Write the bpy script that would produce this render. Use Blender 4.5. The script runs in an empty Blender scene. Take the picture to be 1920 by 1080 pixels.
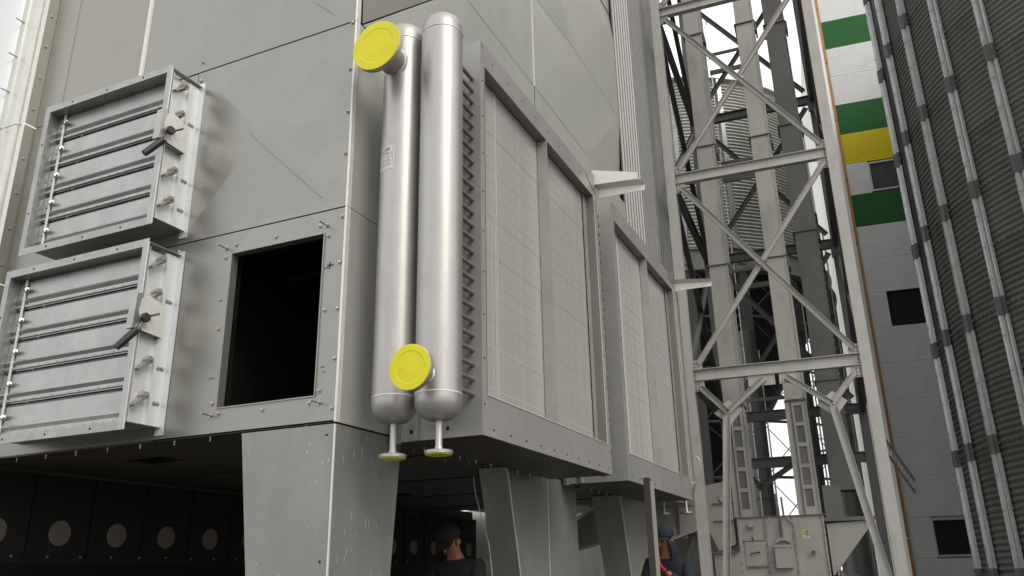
import bpy, math, random
from mathutils import Matrix, Vector, Euler
random.seed(7)
R = math.radians
sc = bpy.context.scene
col = sc.collection

# ------------------------------------------------------------------ camera, sky, sun, exposure
cam_d = bpy.data.cameras.new('camera'); cam = bpy.data.objects.new('camera', cam_d); col.objects.link(cam)
yaw, pit, rol = R(24.165), R(19.369), R(-1.1405)
Fv = Vector((-math.sin(yaw)*math.cos(pit), math.cos(yaw)*math.cos(pit), math.sin(pit)))
Rv = Vector((math.cos(yaw), math.sin(yaw), 0)); Uv = Rv.cross(Fv)
R2 = Rv*math.cos(rol)+Uv*math.sin(rol); U2 = -Rv*math.sin(rol)+Uv*math.cos(rol)
cam.matrix_world = Matrix(((R2.x, U2.x, -Fv.x, 0), (R2.y, U2.y, -Fv.y, 0), (R2.z, U2.z, -Fv.z, 1.6), (0, 0, 0, 1)))
cam_d.sensor_width = 36; cam_d.lens = 36*1529.25/1920; cam_d.clip_start = .05; cam_d.clip_end = 2000
sc.camera = cam
GZ = 0.25                                                     # ground level

w = bpy.data.worlds.new('World'); sc.world = w; w.use_nodes = True
nt = w.node_tree; bg = nt.nodes['Background']
sky = nt.nodes.new('ShaderNodeTexSky'); sky.sky_type = 'NISHITA'; sky.sun_disc = False
SUN_EL, SUN_ROT = R(40), R(120)
sky.sun_elevation = SUN_EL; sky.sun_rotation = SUN_ROT; sky.air_density = 1.5; sky.dust_density = 6
mx = nt.nodes.new('ShaderNodeMix'); mx.data_type = 'RGBA'; mx.inputs[0].default_value = .92
mx.inputs[7].default_value = (12.2, 12.3, 12.4, 1)            # closed cloud cover
cn = nt.nodes.new('ShaderNodeTexNoise'); cn.inputs['Scale'].default_value = 2.2; cn.inputs['Detail'].default_value = 5
cr_ = nt.nodes.new('ShaderNodeMapRange'); cr_.inputs[1].default_value = .3; cr_.inputs[2].default_value = .7; cr_.inputs[3].default_value = 10.0; cr_.inputs[4].default_value = 14.5
cc_ = nt.nodes.new('ShaderNodeCombineColor'); tcw = nt.nodes.new('ShaderNodeTexCoord'); nt.links.new(tcw.outputs['Generated'], cn.inputs['Vector'])
nt.links.new(cn.outputs[0], cr_.inputs[0])
for i_ in range(3): nt.links.new(cr_.outputs[0], cc_.inputs[i_])
nt.links.new(cc_.outputs[0], mx.inputs[7])
nt.links.new(sky.outputs[0], mx.inputs[6]); nt.links.new(mx.outputs[2], bg.inputs[0])
bg.inputs[1].default_value = 0.106
sl = bpy.data.lights.new('sun', 'SUN'); so = bpy.data.objects.new('sun', sl); col.objects.link(so)
sl.energy = 1.5; sl.angle = R(28); sl.color = (1, .95, .88)
sdir = Vector((math.sin(SUN_ROT)*math.cos(SUN_EL), math.cos(SUN_ROT)*math.cos(SUN_EL), math.sin(SUN_EL)))
so.rotation_euler = (-sdir).to_track_quat('-Z', 'Y').to_euler(); so.location = (0, 0, 40)
vs = sc.view_settings; vs.view_transform = 'Standard'; vs.look = 'None'; vs.exposure = 0; vs.gamma = 1; vs.use_curve_mapping = False
try:
    sc.cycles.max_bounces = 8; sc.cycles.use_denoising = True
except Exception: pass

# ------------------------------------------------------------------ materials
def mat(name, base, metal=0., rough=.5, var=.12, scale=3., streak=0., spec=.5, bump=0., bscale=60., stain=None, stain_amt=0., stain_scale=1.5, rvar=.1, grain=0.):
    m = bpy.data.materials.new(name); m.use_nodes = True; n = m.node_tree; L = n.links
    b = n.nodes['Principled BSDF']
    b.inputs['Metallic'].default_value = metal; b.inputs['Roughness'].default_value = rough
    b.inputs['Specular IOR Level'].default_value = spec
    tc = n.nodes.new('ShaderNodeTexCoord')
    mp = n.nodes.new('ShaderNodeMapping'); L.new(tc.outputs['Object'], mp.inputs[0])
    mp.inputs['Scale'].default_value = (1, 1, 1-.85*streak)
    nz = n.nodes.new('ShaderNodeTexNoise'); nz.inputs['Scale'].default_value = scale; nz.inputs['Detail'].default_value = 7; nz.inputs['Roughness'].default_value = .62
    L.new(mp.outputs[0], nz.inputs['Vector'])
    mr = n.nodes.new('ShaderNodeMapRange'); mr.inputs[1].default_value = .25; mr.inputs[2].default_value = .75
    mr.inputs[3].default_value = 1-var; mr.inputs[4].default_value = 1+var; L.new(nz.outputs[0], mr.inputs[0])
    vm = n.nodes.new('ShaderNodeVectorMath'); vm.operation = 'SCALE'; vm.inputs[0].default_value = base
    L.new(mr.outputs[0], vm.inputs['Scale'])
    out = vm.outputs[0]
    if grain:
        g = n.nodes.new('ShaderNodeTexVoronoi'); g.inputs['Scale'].default_value = bscale*1.3; L.new(tc.outputs['Object'], g.inputs['Vector'])
        gm = n.nodes.new('ShaderNodeMapRange'); gm.inputs[3].default_value = 1-grain; gm.inputs[4].default_value = 1+grain
        L.new(g.outputs['Color'], gm.inputs[0])
        v2 = n.nodes.new('ShaderNodeVectorMath'); v2.operation = 'SCALE'; L.new(out, v2.inputs[0]); L.new(gm.outputs[0], v2.inputs['Scale']); out = v2.outputs[0]
    if stain:
        s = n.nodes.new('ShaderNodeTexNoise'); s.inputs['Scale'].default_value = stain_scale; s.inputs['Detail'].default_value = 9; s.inputs['Roughness'].default_value = .7
        L.new(mp.outputs[0], s.inputs['Vector'])
        sm = n.nodes.new('ShaderNodeMapRange'); sm.inputs[1].default_value = .48; sm.inputs[2].default_value = .68; sm.inputs[4].default_value = stain_amt
        L.new(s.outputs[0], sm.inputs[0])
        mm = n.nodes.new('ShaderNodeMix'); mm.data_type = 'RGBA'; L.new(sm.outputs[0], mm.inputs[0]); L.new(out, mm.inputs[6]); mm.inputs[7].default_value = (*stain, 1)
        out = mm.outputs[2]
    L.new(out, b.inputs['Base Color'])
    r2 = n.nodes.new('ShaderNodeMapRange'); r2.inputs[3].default_value = max(.05, rough-rvar); r2.inputs[4].default_value = rough+rvar
    L.new(nz.outputs[0], r2.inputs[0]); L.new(r2.outputs[0], b.inputs['Roughness'])
    if bump:
        bz = n.nodes.new('ShaderNodeTexNoise'); bz.inputs['Scale'].default_value = bscale; bz.inputs['Detail'].default_value = 4
        L.new(tc.outputs['Object'], bz.inputs['Vector'])
        bp = n.nodes.new('ShaderNodeBump'); bp.inputs['Strength'].default_value = bump; bp.inputs['Distance'].default_value = .01
        L.new(bz.outputs[0], bp.inputs['Height']); L.new(bp.outputs[0], b.inputs['Normal'])
    return m
M = {}
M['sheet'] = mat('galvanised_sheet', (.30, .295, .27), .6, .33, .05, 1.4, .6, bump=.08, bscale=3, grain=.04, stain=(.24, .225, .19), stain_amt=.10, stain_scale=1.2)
M['sheet_side'] = mat('galvanised_sheet_lit', (.60, .605, .565), .5, .30, .05, 1.2, .9, bump=.05, bscale=3, grain=.03, stain=(.52, .52, .48), stain_amt=.3, stain_scale=2.2)  # paler copy of the sheet; the side wall's stronger light is in the colour
M['sheet_col'] = mat('column_sheet', (.25, .255, .235), .3, .36, .08, 2.0, .85, bump=.05, bscale=4, grain=.05, stain=(.42, .42, .40), stain_amt=.2, stain_scale=5)
M['sheet_beige'] = mat('galvanised_sheet_warm', (.33, .318, .28), .5, .42, .08, 1.6, .7, bump=.05, bscale=4)
M['zinc'] = mat('bright_zinc', (.34, .35, .335), .6, .3, .12, 6, .5, bump=.06, bscale=9, grain=.1, stain=(.28, .275, .25), stain_amt=.35, stain_scale=7)
M['zinc_blade'] = mat('zinc_blade', (.37, .38, .37), .7, .33, .14, 3, 0, bump=.08, bscale=6, grain=.06, stain=(.5, .48, .42), stain_amt=.35, stain_scale=4)
M['zinc_lit'] = mat('sky_lit_zinc', (.68, .70, .70), .3, .3, .05, 3, .6)  # zinc paled to white, with reflected sky put into the colour
M['edge'] = mat('bright_metal', (.72, .71, .66), .3, .4, .1, 20)  # pale metal; on folds and seams it paints in the light they catch
M['silver'] = mat('aluminium_paint', (.44, .43, .41), .7, .42, .06, 5, .3, bump=.08, bscale=30, stain=(.34, .30, .26), stain_amt=.25, stain_scale=6)
M['silver_dark'] = mat('aluminium_paint_worn', (.44, .43, .40), .6, .42, .1, 9, 0, bump=.1, bscale=50)
M['cap'] = mat('yellow_plastic', (.70, .655, .008), 0, .42, .10, 5, spec=.4, rvar=.1, stain=(.50, .46, .02), stain_amt=.25, stain_scale=3)
M['frame'] = mat('heater_frame', (.355, .35, .332), .3, .40, .07, 2.5, .3, bump=.04, bscale=5, grain=.04, stain=(.50, .48, .43), stain_amt=.25, stain_scale=6)
M['frame_dark'] = mat('heater_frame_shaded', (.20, .19, .17), .3, .45, .08, 3)  # darker copy of the frame colour, painting in shade inside the openings
M['fin_lip'] = mat('fin_lip', (.60, .59, .56), .3, .4, .1, 9)  # paler than the fins, in place of light caught along the lip
M['frame_mid'] = mat('blanking_sheet', (.33, .32, .30), .3, .42, .08, 3)
M['fin'] = mat('aluminium_fins', (.46, .452, .43), .3, .40, .05, 1.6, .3, stain=(.62, .605, .565), stain_amt=.35, stain_scale=1.3)
M['fin2'] = mat('aluminium_fins_lit', (.52, .515, .495), .3, .36, .10, 2, .3, stain=(.72, .71, .68), stain_amt=.5, stain_scale=2)  # lighter fin copy; the far exchanger's brighter reflection is coloured in
for k_ in ('fin', 'fin2'):
    for n_ in M[k_].node_tree.nodes:
        if n_.type == 'MAPPING': n_.inputs['Scale'].default_value = (1, 7, .35)
M['tube'] = mat('steel_tube', (.20, .18, .17), .4, .45, .15, 12)
M['hole'] = mat('dark_hole', (.012, .012, .012), 0, .9, 0)
M['bolt'] = mat('zinc_bolt', (.42, .41, .385), .8, .35, .2, 40)
M['brass'] = mat('passivated_zinc', (.34, .32, .29), .5, .4, .2, 40)
M['blackpl'] = mat('black_plastic', (.018, .018, .02), 0, .4, .1, 20)
M['dark'] = mat('dark_interior', (.011, .010, .009), .1, .6, .2, 2, stain=(.025, .018, .012), stain_amt=.3)  # near black: the unlit depth in and under the dryer is coloured in
M['soffit'] = mat('sheet_underside_shaded', (.075, .062, .048), .3, .5, .12, 2, stain=(.03, .03, .025), stain_amt=.4)  # sheet darkened in colour for the deep shade beneath the dryer
M['disc'] = mat('cover_disc', (.19, .165, .145), .2, .5, .08, 6)
M['ribbed'] = mat('ribbed_cladding', (.34, .335, .32), .55, .4, .06, 1.2, .9)
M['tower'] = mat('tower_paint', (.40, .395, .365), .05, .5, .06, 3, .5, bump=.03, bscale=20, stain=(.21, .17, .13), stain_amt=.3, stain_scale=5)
M['tower2'] = mat('tower_paint_shaded', (.11, .11, .106), .05, .55, .08, 3)  # dark copy of the tower paint; shade on rear members is coloured in
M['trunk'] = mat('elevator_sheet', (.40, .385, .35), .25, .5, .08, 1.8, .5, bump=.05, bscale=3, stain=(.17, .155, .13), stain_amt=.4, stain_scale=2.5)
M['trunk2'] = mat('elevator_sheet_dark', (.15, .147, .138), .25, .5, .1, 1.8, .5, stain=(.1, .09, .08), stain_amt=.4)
M['silo'] = mat('silo_corrugated', (.122, .118, .106), .25, .5, .22, 1.1, .3, stain=(.05, .058, .035), stain_amt=.6, stain_scale=.55, grain=.08, bscale=8)
M['silo_s'] = mat('small_silo_corrugated', (.60, .60, .56), .45, .35, .1, .8, .3, stain=(.15, .17, .08), stain_amt=.6, stain_scale=.5)
M['stiff'] = mat('silo_stiffener', (.54, .56, .55), .5, .38, .14, 5, .8, grain=.08, bscale=20, stain=(.20, .21, .20), stain_amt=.55, stain_scale=4)
M['splice'] = mat('splice_plate', (.13, .14, .135), .4, .5, .1, 6)
M['bgrey'] = mat('panel_grey', (.68, .68, .67), 0, .5, .04, .6, stain=(.34, .335, .32), stain_amt=.3, stain_scale=.8)
M['bgreen'] = mat('panel_green', (.016, .115, .026), 0, .6, .05, .6, spec=.25)
M['byellow'] = mat('panel_yellow', (.62, .52, .01), 0, .6, .03, .6, spec=.25)
M['bwhite'] = mat('wall_white', (.82, .80, .76), 0, .6, .05, .3, .5, stain=(.68, .63, .55), stain_amt=.4, stain_scale=.5)
M['orange'] = mat('orange_trim', (.40, .21, .06), 0, .5, .15, 1.5)
M['wframe'] = mat('window_frame', (.55, .54, .50), 0, .4, .05)
M['brown'] = mat('brown_frame', (.17, .09, .035), 0, .5, .15)
M['glass'] = mat('dark_glass', (.02, .024, .026), 0, .12, 0, spec=.8, rvar=.02)
M['glass_grey'] = mat('glass_painted_reflection', (.09, .097, .097), .3, .2, .3, 3, spec=.8)  # greyed, mottled base colour stands in for the pane's reflection
M['ground'] = mat('concrete_yard', (.09, .086, .078), 0, .7, .2, .6, bump=.2, bscale=8, stain=(.05, .048, .042), stain_amt=.6)
M['brick'] = mat('far_brick', (.30, .15, .09), 0, .8, .2, 3)
M['rod'] = mat('steel_rod', (.20, .2, .2), .4, .5, .1)
M['label'] = mat('label_white', (.62, .62, .60), 0, .4, .03)
M['ink'] = mat('ink', (.06, .06, .06), 0, .5, 0)
M['greenp'] = mat('print_green', (.04, .18, .04), 0, .5, 0)
M['yellowp'] = mat('print_yellow', (.7, .6, .08), 0, .5, 0)
M['skin'] = mat('skin', (.24, .10, .065), 0, .5, .06, 12)  # deepened in colour for the shade the workers stand in
M['black'] = mat('black_cloth', (.005, .005, .006), 0, .85, .2, 8, bump=.2, bscale=25)  # black cloth made blacker, deep shade included in the colour
M['navy'] = mat('navy_cloth', (.008, .011, .022), 0, .85, .2, 8, bump=.2, bscale=25)  # navy cloth darkened in colour for shade as well
M['redglove'] = mat('red_glove', (.40, .02, .015), 0, .6, .15, 20)
M['cable'] = mat('pale_cable', (.5, .47, .42), 0, .5, .05)
M['cone'] = mat('hopper_cone', (.045, .05, .045), .3, .5, .2, .8)

# ------------------------------------------------------------------ mesh builder
class MB:
    def __init__(s, fr=None): s.v = []; s.f = []; s.fr = fr
    def poly(s, pts, faces):
        b = len(s.v); s.v += [tuple(p) for p in pts]; s.f += [tuple(b+i for i in f) for f in faces]; return s
    def box(s, x0, x1, y0, y1, z0, z1):
        return s.poly([(x0,y0,z0),(x1,y0,z0),(x1,y1,z0),(x0,y1,z0),(x0,y0,z1),(x1,y0,z1),(x1,y1,z1),(x0,y1,z1)],
                      [(0,3,2,1),(4,5,6,7),(0,1,5,4),(1,2,6,5),(2,3,7,6),(3,0,4,7)])
    def bar(s, p0, p1, wd, th, up=(0,0,1)):
        "box section from p0 to p1; wd along the side axis, th along the other"
        p0, p1 = Vector(p0), Vector(p1); d = (p1-p0).normalized(); a = d.cross(Vector(up))
        if a.length < 1e-4: a = Vector((1,0,0))
        a.normalize(); b = a.cross(d)
        pts = [p+a*i*wd/2+b*j*th/2 for p in (p0, p1) for i, j in ((-1,-1),(1,-1),(1,1),(-1,1))]
        return s.poly(pts, [(0,1,2,3),(7,6,5,4),(0,4,5,1),(1,5,6,2),(2,6,7,3),(3,7,4,0)])
    def prof(s, p0, p1, prof, up=(0,0,1), close=True):
        "2D profile (a,b) swept from p0 to p1; a is sideways, b along up"
        p0, p1 = Vector(p0), Vector(p1); d = (p1-p0).normalized(); a = d.cross(Vector(up)); a.normalize(); b = a.cross(d)
        n = len(prof); pts = [p+a*q[0]+b*q[1] for p in (p0, p1) for q in prof]
        fs = [(i, (i+1) % n, n+(i+1) % n, n+i) for i in range(n if close else n-1)]
        if close: fs += [tuple(range(n-1, -1, -1)), tuple(range(n, 2*n))]
        return s.poly(pts, fs)
    def ibeam(s, p0, p1, h, wd, t=.012, up=(0,0,1)):
        H, W = h/2, wd/2
        return s.prof(p0, p1, [(-W,-H),(W,-H),(W,-H+t),(t/2,-H+t),(t/2,H-t),(W,H-t),(W,H),(-W,H),(-W,H-t),(-t/2,H-t),(-t/2,-H+t),(-W,-H+t)], up)
    def channel(s, p0, p1, h, wd, t=.008, up=(0,0,1), side=1):
        H = h/2; q = [(0,-H),(wd,-H),(wd,-H+t),(t,-H+t),(t,H-t),(wd,H-t),(wd,H),(0,H)]
        return s.prof(p0, p1, [(x*side, y) for x, y in q], up)
    def angle(s, p0, p1, w1, t=.008, up=(0,0,1), side=1, flip=1):
        q = [(0,0),(w1*side,0),(w1*side,t*flip),(t*side,t*flip),(t*side,w1*flip),(0,w1*flip)]
        return s.prof(p0, p1, q, up)
    def cyl(s, p0, p1, r, n=16, r1=None, caps=True):
        p0, p1 = Vector(p0), Vector(p1); d = (p1-p0).normalized(); a = d.orthogonal().normalized(); b = d.cross(a)
        r1 = r if r1 is None else r1
        pts = [p0+(a*math.cos(t)+b*math.sin(t))*r for t in [2*math.pi*i/n for i in range(n)]]
        pts += [p1+(a*math.cos(t)+b*math.sin(t))*r1 for t in [2*math.pi*i/n for i in range(n)]]
        fs = [(i, (i+1) % n, n+(i+1) % n, n+i) for i in range(n)]
        if caps: fs += [tuple(range(n-1,-1,-1)), tuple(range(n,2*n))]
        return s.poly(pts, fs)
    def lathe(s, o, ax, prof, n=40, cap0=True, cap1=True):
        "prof: (distance along ax, radius)"
        o, d = Vector(o), Vector(ax).normalized(); a = d.orthogonal().normalized(); b = d.cross(a)
        k = len(prof); pts = []
        for (t, r) in prof:
            for i in range(n):
                th = 2*math.pi*i/n; pts.append(o+d*t+(a*math.cos(th)+b*math.sin(th))*r)
        fs = [(j*n+i, j*n+(i+1) % n, (j+1)*n+(i+1) % n, (j+1)*n+i) for j in range(k-1) for i in range(n)]
        if cap0: fs.append(tuple(range(n-1,-1,-1)))
        if cap1: fs.append(tuple(range((k-1)*n, k*n)))
        return s.poly(pts, fs)
    def ext(s, pts2, plane, c0, c1):
        "polygon pts2 in a plane ('x','y','z' = normal axis) extruded from c0 to c1"
        def P(q, c): return {'x': (c, q[0], q[1]), 'y': (q[0], c, q[1]), 'z': (q[0], q[1], c)}[plane]
        n = len(pts2); pts = [P(q, c0) for q in pts2]+[P(q, c1) for q in pts2]
        return s.poly(pts, [(i, (i+1) % n, n+(i+1) % n, n+i) for i in range(n)]+[tuple(range(n-1,-1,-1)), tuple(range(n,2*n))])
    def mesh(s, name, m, smooth=False):
        v = s.v if s.fr is None else [tuple(s.fr @ Vector(p)) for p in s.v]
        me = bpy.data.meshes.new(name); me.from_pydata([tuple(p) for p in v], [], s.f); me.update()
        import bmesh
        bm = bmesh.new(); bm.from_mesh(me); bmesh.ops.recalc_face_normals(bm, faces=bm.faces); bm.to_mesh(me); bm.free()
        me.materials.append(M[m] if isinstance(m, str) else m)
        if smooth:
            for p in me.polygons: p.use_smooth = True
            try: me.set_sharp_from_angle(angle=R(40))
            except Exception: pass
        return me
    def build(s, name, m, parent=None, smooth=False, **kw):
        return link(name, s.mesh(name, m, smooth), parent, **kw)
def wm(o): return Matrix.Translation(o.location) @ o.rotation_euler.to_matrix().to_4x4() @ Matrix.Diagonal((*o.scale, 1))
WM = {}
def world_of(o):
    m = wm(o)
    if o.parent: m = world_of(o.parent) @ o.matrix_parent_inverse @ m
    return m
def link(name, me, parent=None, label=None, cat=None, group=None, kind=None, mtx=None):
    o = bpy.data.objects.new(name, me); col.objects.link(o)
    if parent:
        o.parent = parent; o.matrix_parent_inverse = world_of(parent).inverted()
    if mtx is not None:
        l, q, sca = mtx.decompose(); o.location = l; o.rotation_euler = q.to_euler(); o.scale = sca
    for k, v in (('label', label), ('category', cat), ('group', group), ('kind', kind)):
        if v: o[k] = v
    return o
def thing(name, label, cat, loc=(0,0,0), rz=0, group=None):
    o = bpy.data.objects.new(name, None); col.objects.link(o); o.location = loc; o.rotation_euler = (0,0,rz)
    o['label'] = label; o['category'] = cat
    if group: o['group'] = group
    return o
def struct(name, mb, m, smooth=False): return mb.build(name, m, None, smooth, kind='structure')
def kids(o): return [c for c in list(bpy.data.objects) if c.parent is o]
def copy_thing(root, dloc, label):
    r = root.copy(); col.objects.link(r); r.location = Vector(root.location)+Vector(dloc); r['label'] = label
    def rec(a, b):
        for ch in KIDS.get(a.name, []):
            c = ch.copy(); col.objects.link(c); c.parent = b; rec(ch, c)
    KIDS.clear()
    for o in bpy.data.objects:
        if o.parent: KIDS.setdefault(o.parent.name, []).append(o)
    rec(root, r); return r
KIDS = {}
def text(s, size, mtx, m, parent, depth=.0005):
    cu = bpy.data.curves.new('lettering', 'FONT'); cu.body = s; cu.size = size; cu.align_x = 'CENTER'; cu.align_y = 'CENTER'; cu.extrude = depth
    cu.materials.append(M[m]); tmp = bpy.data.objects.new('tmp', cu); col.objects.link(tmp); bpy.context.view_layer.update()
    me = bpy.data.meshes.new_from_object(tmp.evaluated_get(bpy.context.evaluated_depsgraph_get())); bpy.data.objects.remove(tmp); me.name = 'lettering'
    o = bpy.data.objects.new('lettering', me); col.objects.link(o)
    if parent: o.parent = parent; o.matrix_parent_inverse = world_of(parent).inverted()
    l, q, sca = mtx.decompose(); o.location = l; o.rotation_euler = q.to_euler(); o.scale = sca
    return o
def face_mtx(loc, ux, uz):
    "matrix whose x is ux, y is uz (text up), z out of the face"
    x = Vector(ux).normalized(); y = Vector(uz).normalized(); z = x.cross(y)
    return Matrix(((x.x,y.x,z.x,loc[0]),(x.y,y.y,z.y,loc[1]),(x.z,y.z,z.z,loc[2]),(0,0,0,1)))

# shared small meshes ------------------------------------------------
def hexbolt(r=.011, h=.010, washer=True):
    mb = MB()
    if washer: mb.lathe((0,0,0), (0,-1,0), [(0,r*1.5),(.002,r*1.5)], 12)
    mb.lathe((0,0,0), (0,-1,0), [(.002,r),(h*.8,r),(h,r*.8)], 6)
    mb.lathe((0,0,0), (0,-1,0), [(h,r*.45),(h*1.5,r*.4)], 8)
    return mb.mesh('bolt', 'bolt')
BOLT = hexbolt(); RIVET = hexbolt(.006, .005, False)
def bolt_front(x, y, z, parent, me=None, rz=0, name='bolt'):
    return link(name, me or BOLT, parent, mtx=Matrix.Translation((x, y, z)) @ Matrix.Rotation(rz, 4, 'Z') @ Matrix.Rotation(random.uniform(0, 1), 4, 'Y'))
_h = MB(); _h.lathe((0,0,0), (0,-1,0), [(0,.008),(.0015,.008)], 10); HOLE = _h.mesh('bolt_hole', 'hole')

# ================================================================== SETTING
g = MB(); g.poly([(-400,-400,GZ),(400,-400,GZ),(400,700,GZ),(-400,700,GZ)], [(0,1,2,3)]); struct('ground', g, 'ground')

# ================================================================== GRAIN DRYER
XL, XC, XH = -6.34, -2.97, -2.28
dry = thing('grain_dryer', 'large galvanised sheet metal dryer body raised on tapered sheet metal columns', 'grain dryer', (-4.6, 7.5, GZ))
def crease_panel(x0, x1, z0, z1, y, th, m='sheet', marg=.045, rise=.045, name='wall_panel', xa=None):
    "front wall sheet with cross-broken middle"
    mb = MB(); a, b, c, d = (xa or x0+marg), x1-marg, z0+marg, z1-marg; cx, cz = (a+b)/2, (c+d)/2
    mb.poly([(x0,y,z0),(x1,y,z0),(x1,y,z1),(x0,y,z1),(a,y,c),(b,y,c),(b,y,d),(a,y,d),(cx,y-rise,cz),(x0,y+th,z0),(x1,y+th,z0),(x1,y+th,z1),(x0,y+th,z1)],
            [(0,1,5,4),(1,2,6,5),(2,3,7,6),(3,0,4,7),(4,5,8),(5,6,8),(6,7,8),(7,4,8),(0,9,10,1),(1,10,11,2),(2,11,12,3),(3,12,9,0),(9,12,11,10)])
    return mb.build(name, m, dry)
g_ = .010
Z1, Z2, Z3 = 2.487, 3.909, 5.368
OX0, OX1, OZ0, OZ1 = -3.92, -3.13, 2.652, 3.745
# bottom row with the inspection opening
mb = MB()
X0, X1_ = -4.45, XC-.012
mb.box(X0, OX0, 4, 4.03, Z1, Z2-g_).box(OX1, X1_, 4, 4.03, Z1, Z2-g_).box(OX0, OX1, 4, 4.03, Z1, OZ0).box(OX0, OX1, 4, 4.03, OZ1, Z2-g_)
mb.build('wall_panel', 'sheet', dry)
mb = MB(); t = .008; d = 4.055                              # folded reveal round the opening
mb.box(OX0, OX0+t, 3.992, d, OZ0, OZ1).box(OX1-t, OX1, 3.992, d, OZ0, OZ1).box(OX0+t, OX1-t, 3.992, d, OZ0, OZ0+t).box(OX0+t, OX1-t, 3.992, d, OZ1-t, OZ1)
mb.build('opening_frame', 'sheet', dry)
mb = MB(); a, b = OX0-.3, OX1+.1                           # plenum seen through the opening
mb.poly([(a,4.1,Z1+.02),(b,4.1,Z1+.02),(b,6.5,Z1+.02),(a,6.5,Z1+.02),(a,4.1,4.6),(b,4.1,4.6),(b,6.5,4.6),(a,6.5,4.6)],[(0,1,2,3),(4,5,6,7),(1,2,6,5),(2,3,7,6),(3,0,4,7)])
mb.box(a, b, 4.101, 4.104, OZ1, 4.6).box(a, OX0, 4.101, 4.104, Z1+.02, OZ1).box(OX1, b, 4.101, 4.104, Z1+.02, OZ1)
mb.build('plenum_lining', 'dark', dry)  # lining coloured near black for the shade inside; galvanised sheet would be paler
MB().box(OX0-.25, OX1+.05, 4.9, 4.93, 3.86, 3.90).build('inner_rail', 'soffit', dry)
crease_panel(X0, X1_, Z2, Z3-g_, 4, .03)
crease_panel(-5.076, X1_, Z3+.002, 6.95, 4.0, .03, xa=-4.62)
MB().box(XL+.02, X0-.008, 4.002, 4.03, Z1, Z2-g_).build('wall_panel', 'sheet', dry)
MB().box(XL+.02, X0-.008, 4.002, 4.03, Z2, Z3-g_).build('wall_panel', 'sheet', dry)
# upper left: warm recessed sheet, folded standing edge, plain strip
MB().box(XL+.02, -5.115, 4.012, 4.03, Z3, 6.85).build('wall_panel', 'sheet_beige', dry)
mb = MB(); mb.box(-5.118, -5.085, 3.985, 4.0, Z3, 6.9); mb.box(-5.083, -5.078, 3.992, 4.0, Z3, 6.9); mb.build('folded_edge', 'edge', dry)
mb = MB(); mb.box(-6.335, -6.05, 4.004, 4.012, Z3, 6.9); mb.build('cover_strip', 'sheet', dry)
# corner profile, side wall sheets
for z0, z1 in ((Z1, Z2-.004), (Z2, Z3-.004), (Z3, 6.9)):
    mb = MB(); mb.ext([(XC-.012,3.998),(XC-.003,3.998),(XC,4.004),(XC,4.045),(XC-.008,4.045),(XC-.012,4.01)], 'z', z0, z1); mb.build('corner_profile', 'edge', dry)
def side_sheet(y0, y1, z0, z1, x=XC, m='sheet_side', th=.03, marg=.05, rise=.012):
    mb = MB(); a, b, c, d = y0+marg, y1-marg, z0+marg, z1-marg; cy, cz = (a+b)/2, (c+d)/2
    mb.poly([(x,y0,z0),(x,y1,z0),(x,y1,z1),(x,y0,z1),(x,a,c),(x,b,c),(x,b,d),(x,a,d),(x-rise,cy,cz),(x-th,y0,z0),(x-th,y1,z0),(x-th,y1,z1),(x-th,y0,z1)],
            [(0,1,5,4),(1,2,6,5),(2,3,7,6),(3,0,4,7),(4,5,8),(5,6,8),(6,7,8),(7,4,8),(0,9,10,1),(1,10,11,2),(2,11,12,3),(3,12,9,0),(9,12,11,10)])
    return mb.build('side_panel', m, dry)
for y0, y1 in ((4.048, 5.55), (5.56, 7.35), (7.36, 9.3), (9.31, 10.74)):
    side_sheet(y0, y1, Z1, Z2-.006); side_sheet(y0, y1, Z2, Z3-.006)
# upper side wall: sheets above the exchangers, with one warm sheet cut on the diagonal and lightly folded ones
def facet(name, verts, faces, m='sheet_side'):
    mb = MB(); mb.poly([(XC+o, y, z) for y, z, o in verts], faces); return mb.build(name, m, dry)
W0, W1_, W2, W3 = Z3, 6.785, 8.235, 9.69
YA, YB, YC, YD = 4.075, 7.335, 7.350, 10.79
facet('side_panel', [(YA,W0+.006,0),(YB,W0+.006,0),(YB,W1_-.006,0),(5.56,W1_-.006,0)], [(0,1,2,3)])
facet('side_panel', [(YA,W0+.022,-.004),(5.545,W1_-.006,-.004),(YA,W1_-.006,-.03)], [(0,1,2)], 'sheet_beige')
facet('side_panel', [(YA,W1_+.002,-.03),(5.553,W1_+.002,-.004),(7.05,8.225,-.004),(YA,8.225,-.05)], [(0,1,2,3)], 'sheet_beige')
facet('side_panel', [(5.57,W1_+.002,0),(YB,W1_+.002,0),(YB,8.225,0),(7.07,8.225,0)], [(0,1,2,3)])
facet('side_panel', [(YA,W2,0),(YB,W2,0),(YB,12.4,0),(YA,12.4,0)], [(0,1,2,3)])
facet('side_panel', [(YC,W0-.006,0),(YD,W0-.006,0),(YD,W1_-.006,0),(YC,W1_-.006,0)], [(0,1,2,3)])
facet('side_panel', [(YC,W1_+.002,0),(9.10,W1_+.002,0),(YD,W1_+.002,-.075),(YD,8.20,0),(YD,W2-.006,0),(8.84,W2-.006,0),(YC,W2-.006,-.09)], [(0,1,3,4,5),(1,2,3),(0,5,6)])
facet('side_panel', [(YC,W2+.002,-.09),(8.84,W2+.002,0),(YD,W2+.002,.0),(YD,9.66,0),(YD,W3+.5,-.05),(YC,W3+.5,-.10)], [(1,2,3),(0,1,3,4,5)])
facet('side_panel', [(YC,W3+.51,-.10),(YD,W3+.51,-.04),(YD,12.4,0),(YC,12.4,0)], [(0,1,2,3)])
MB().box(XC-.03, XC+.008, YB+.002, YC-.002, W1_, 12.4).build('folded_edge', 'edge', dry)
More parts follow.
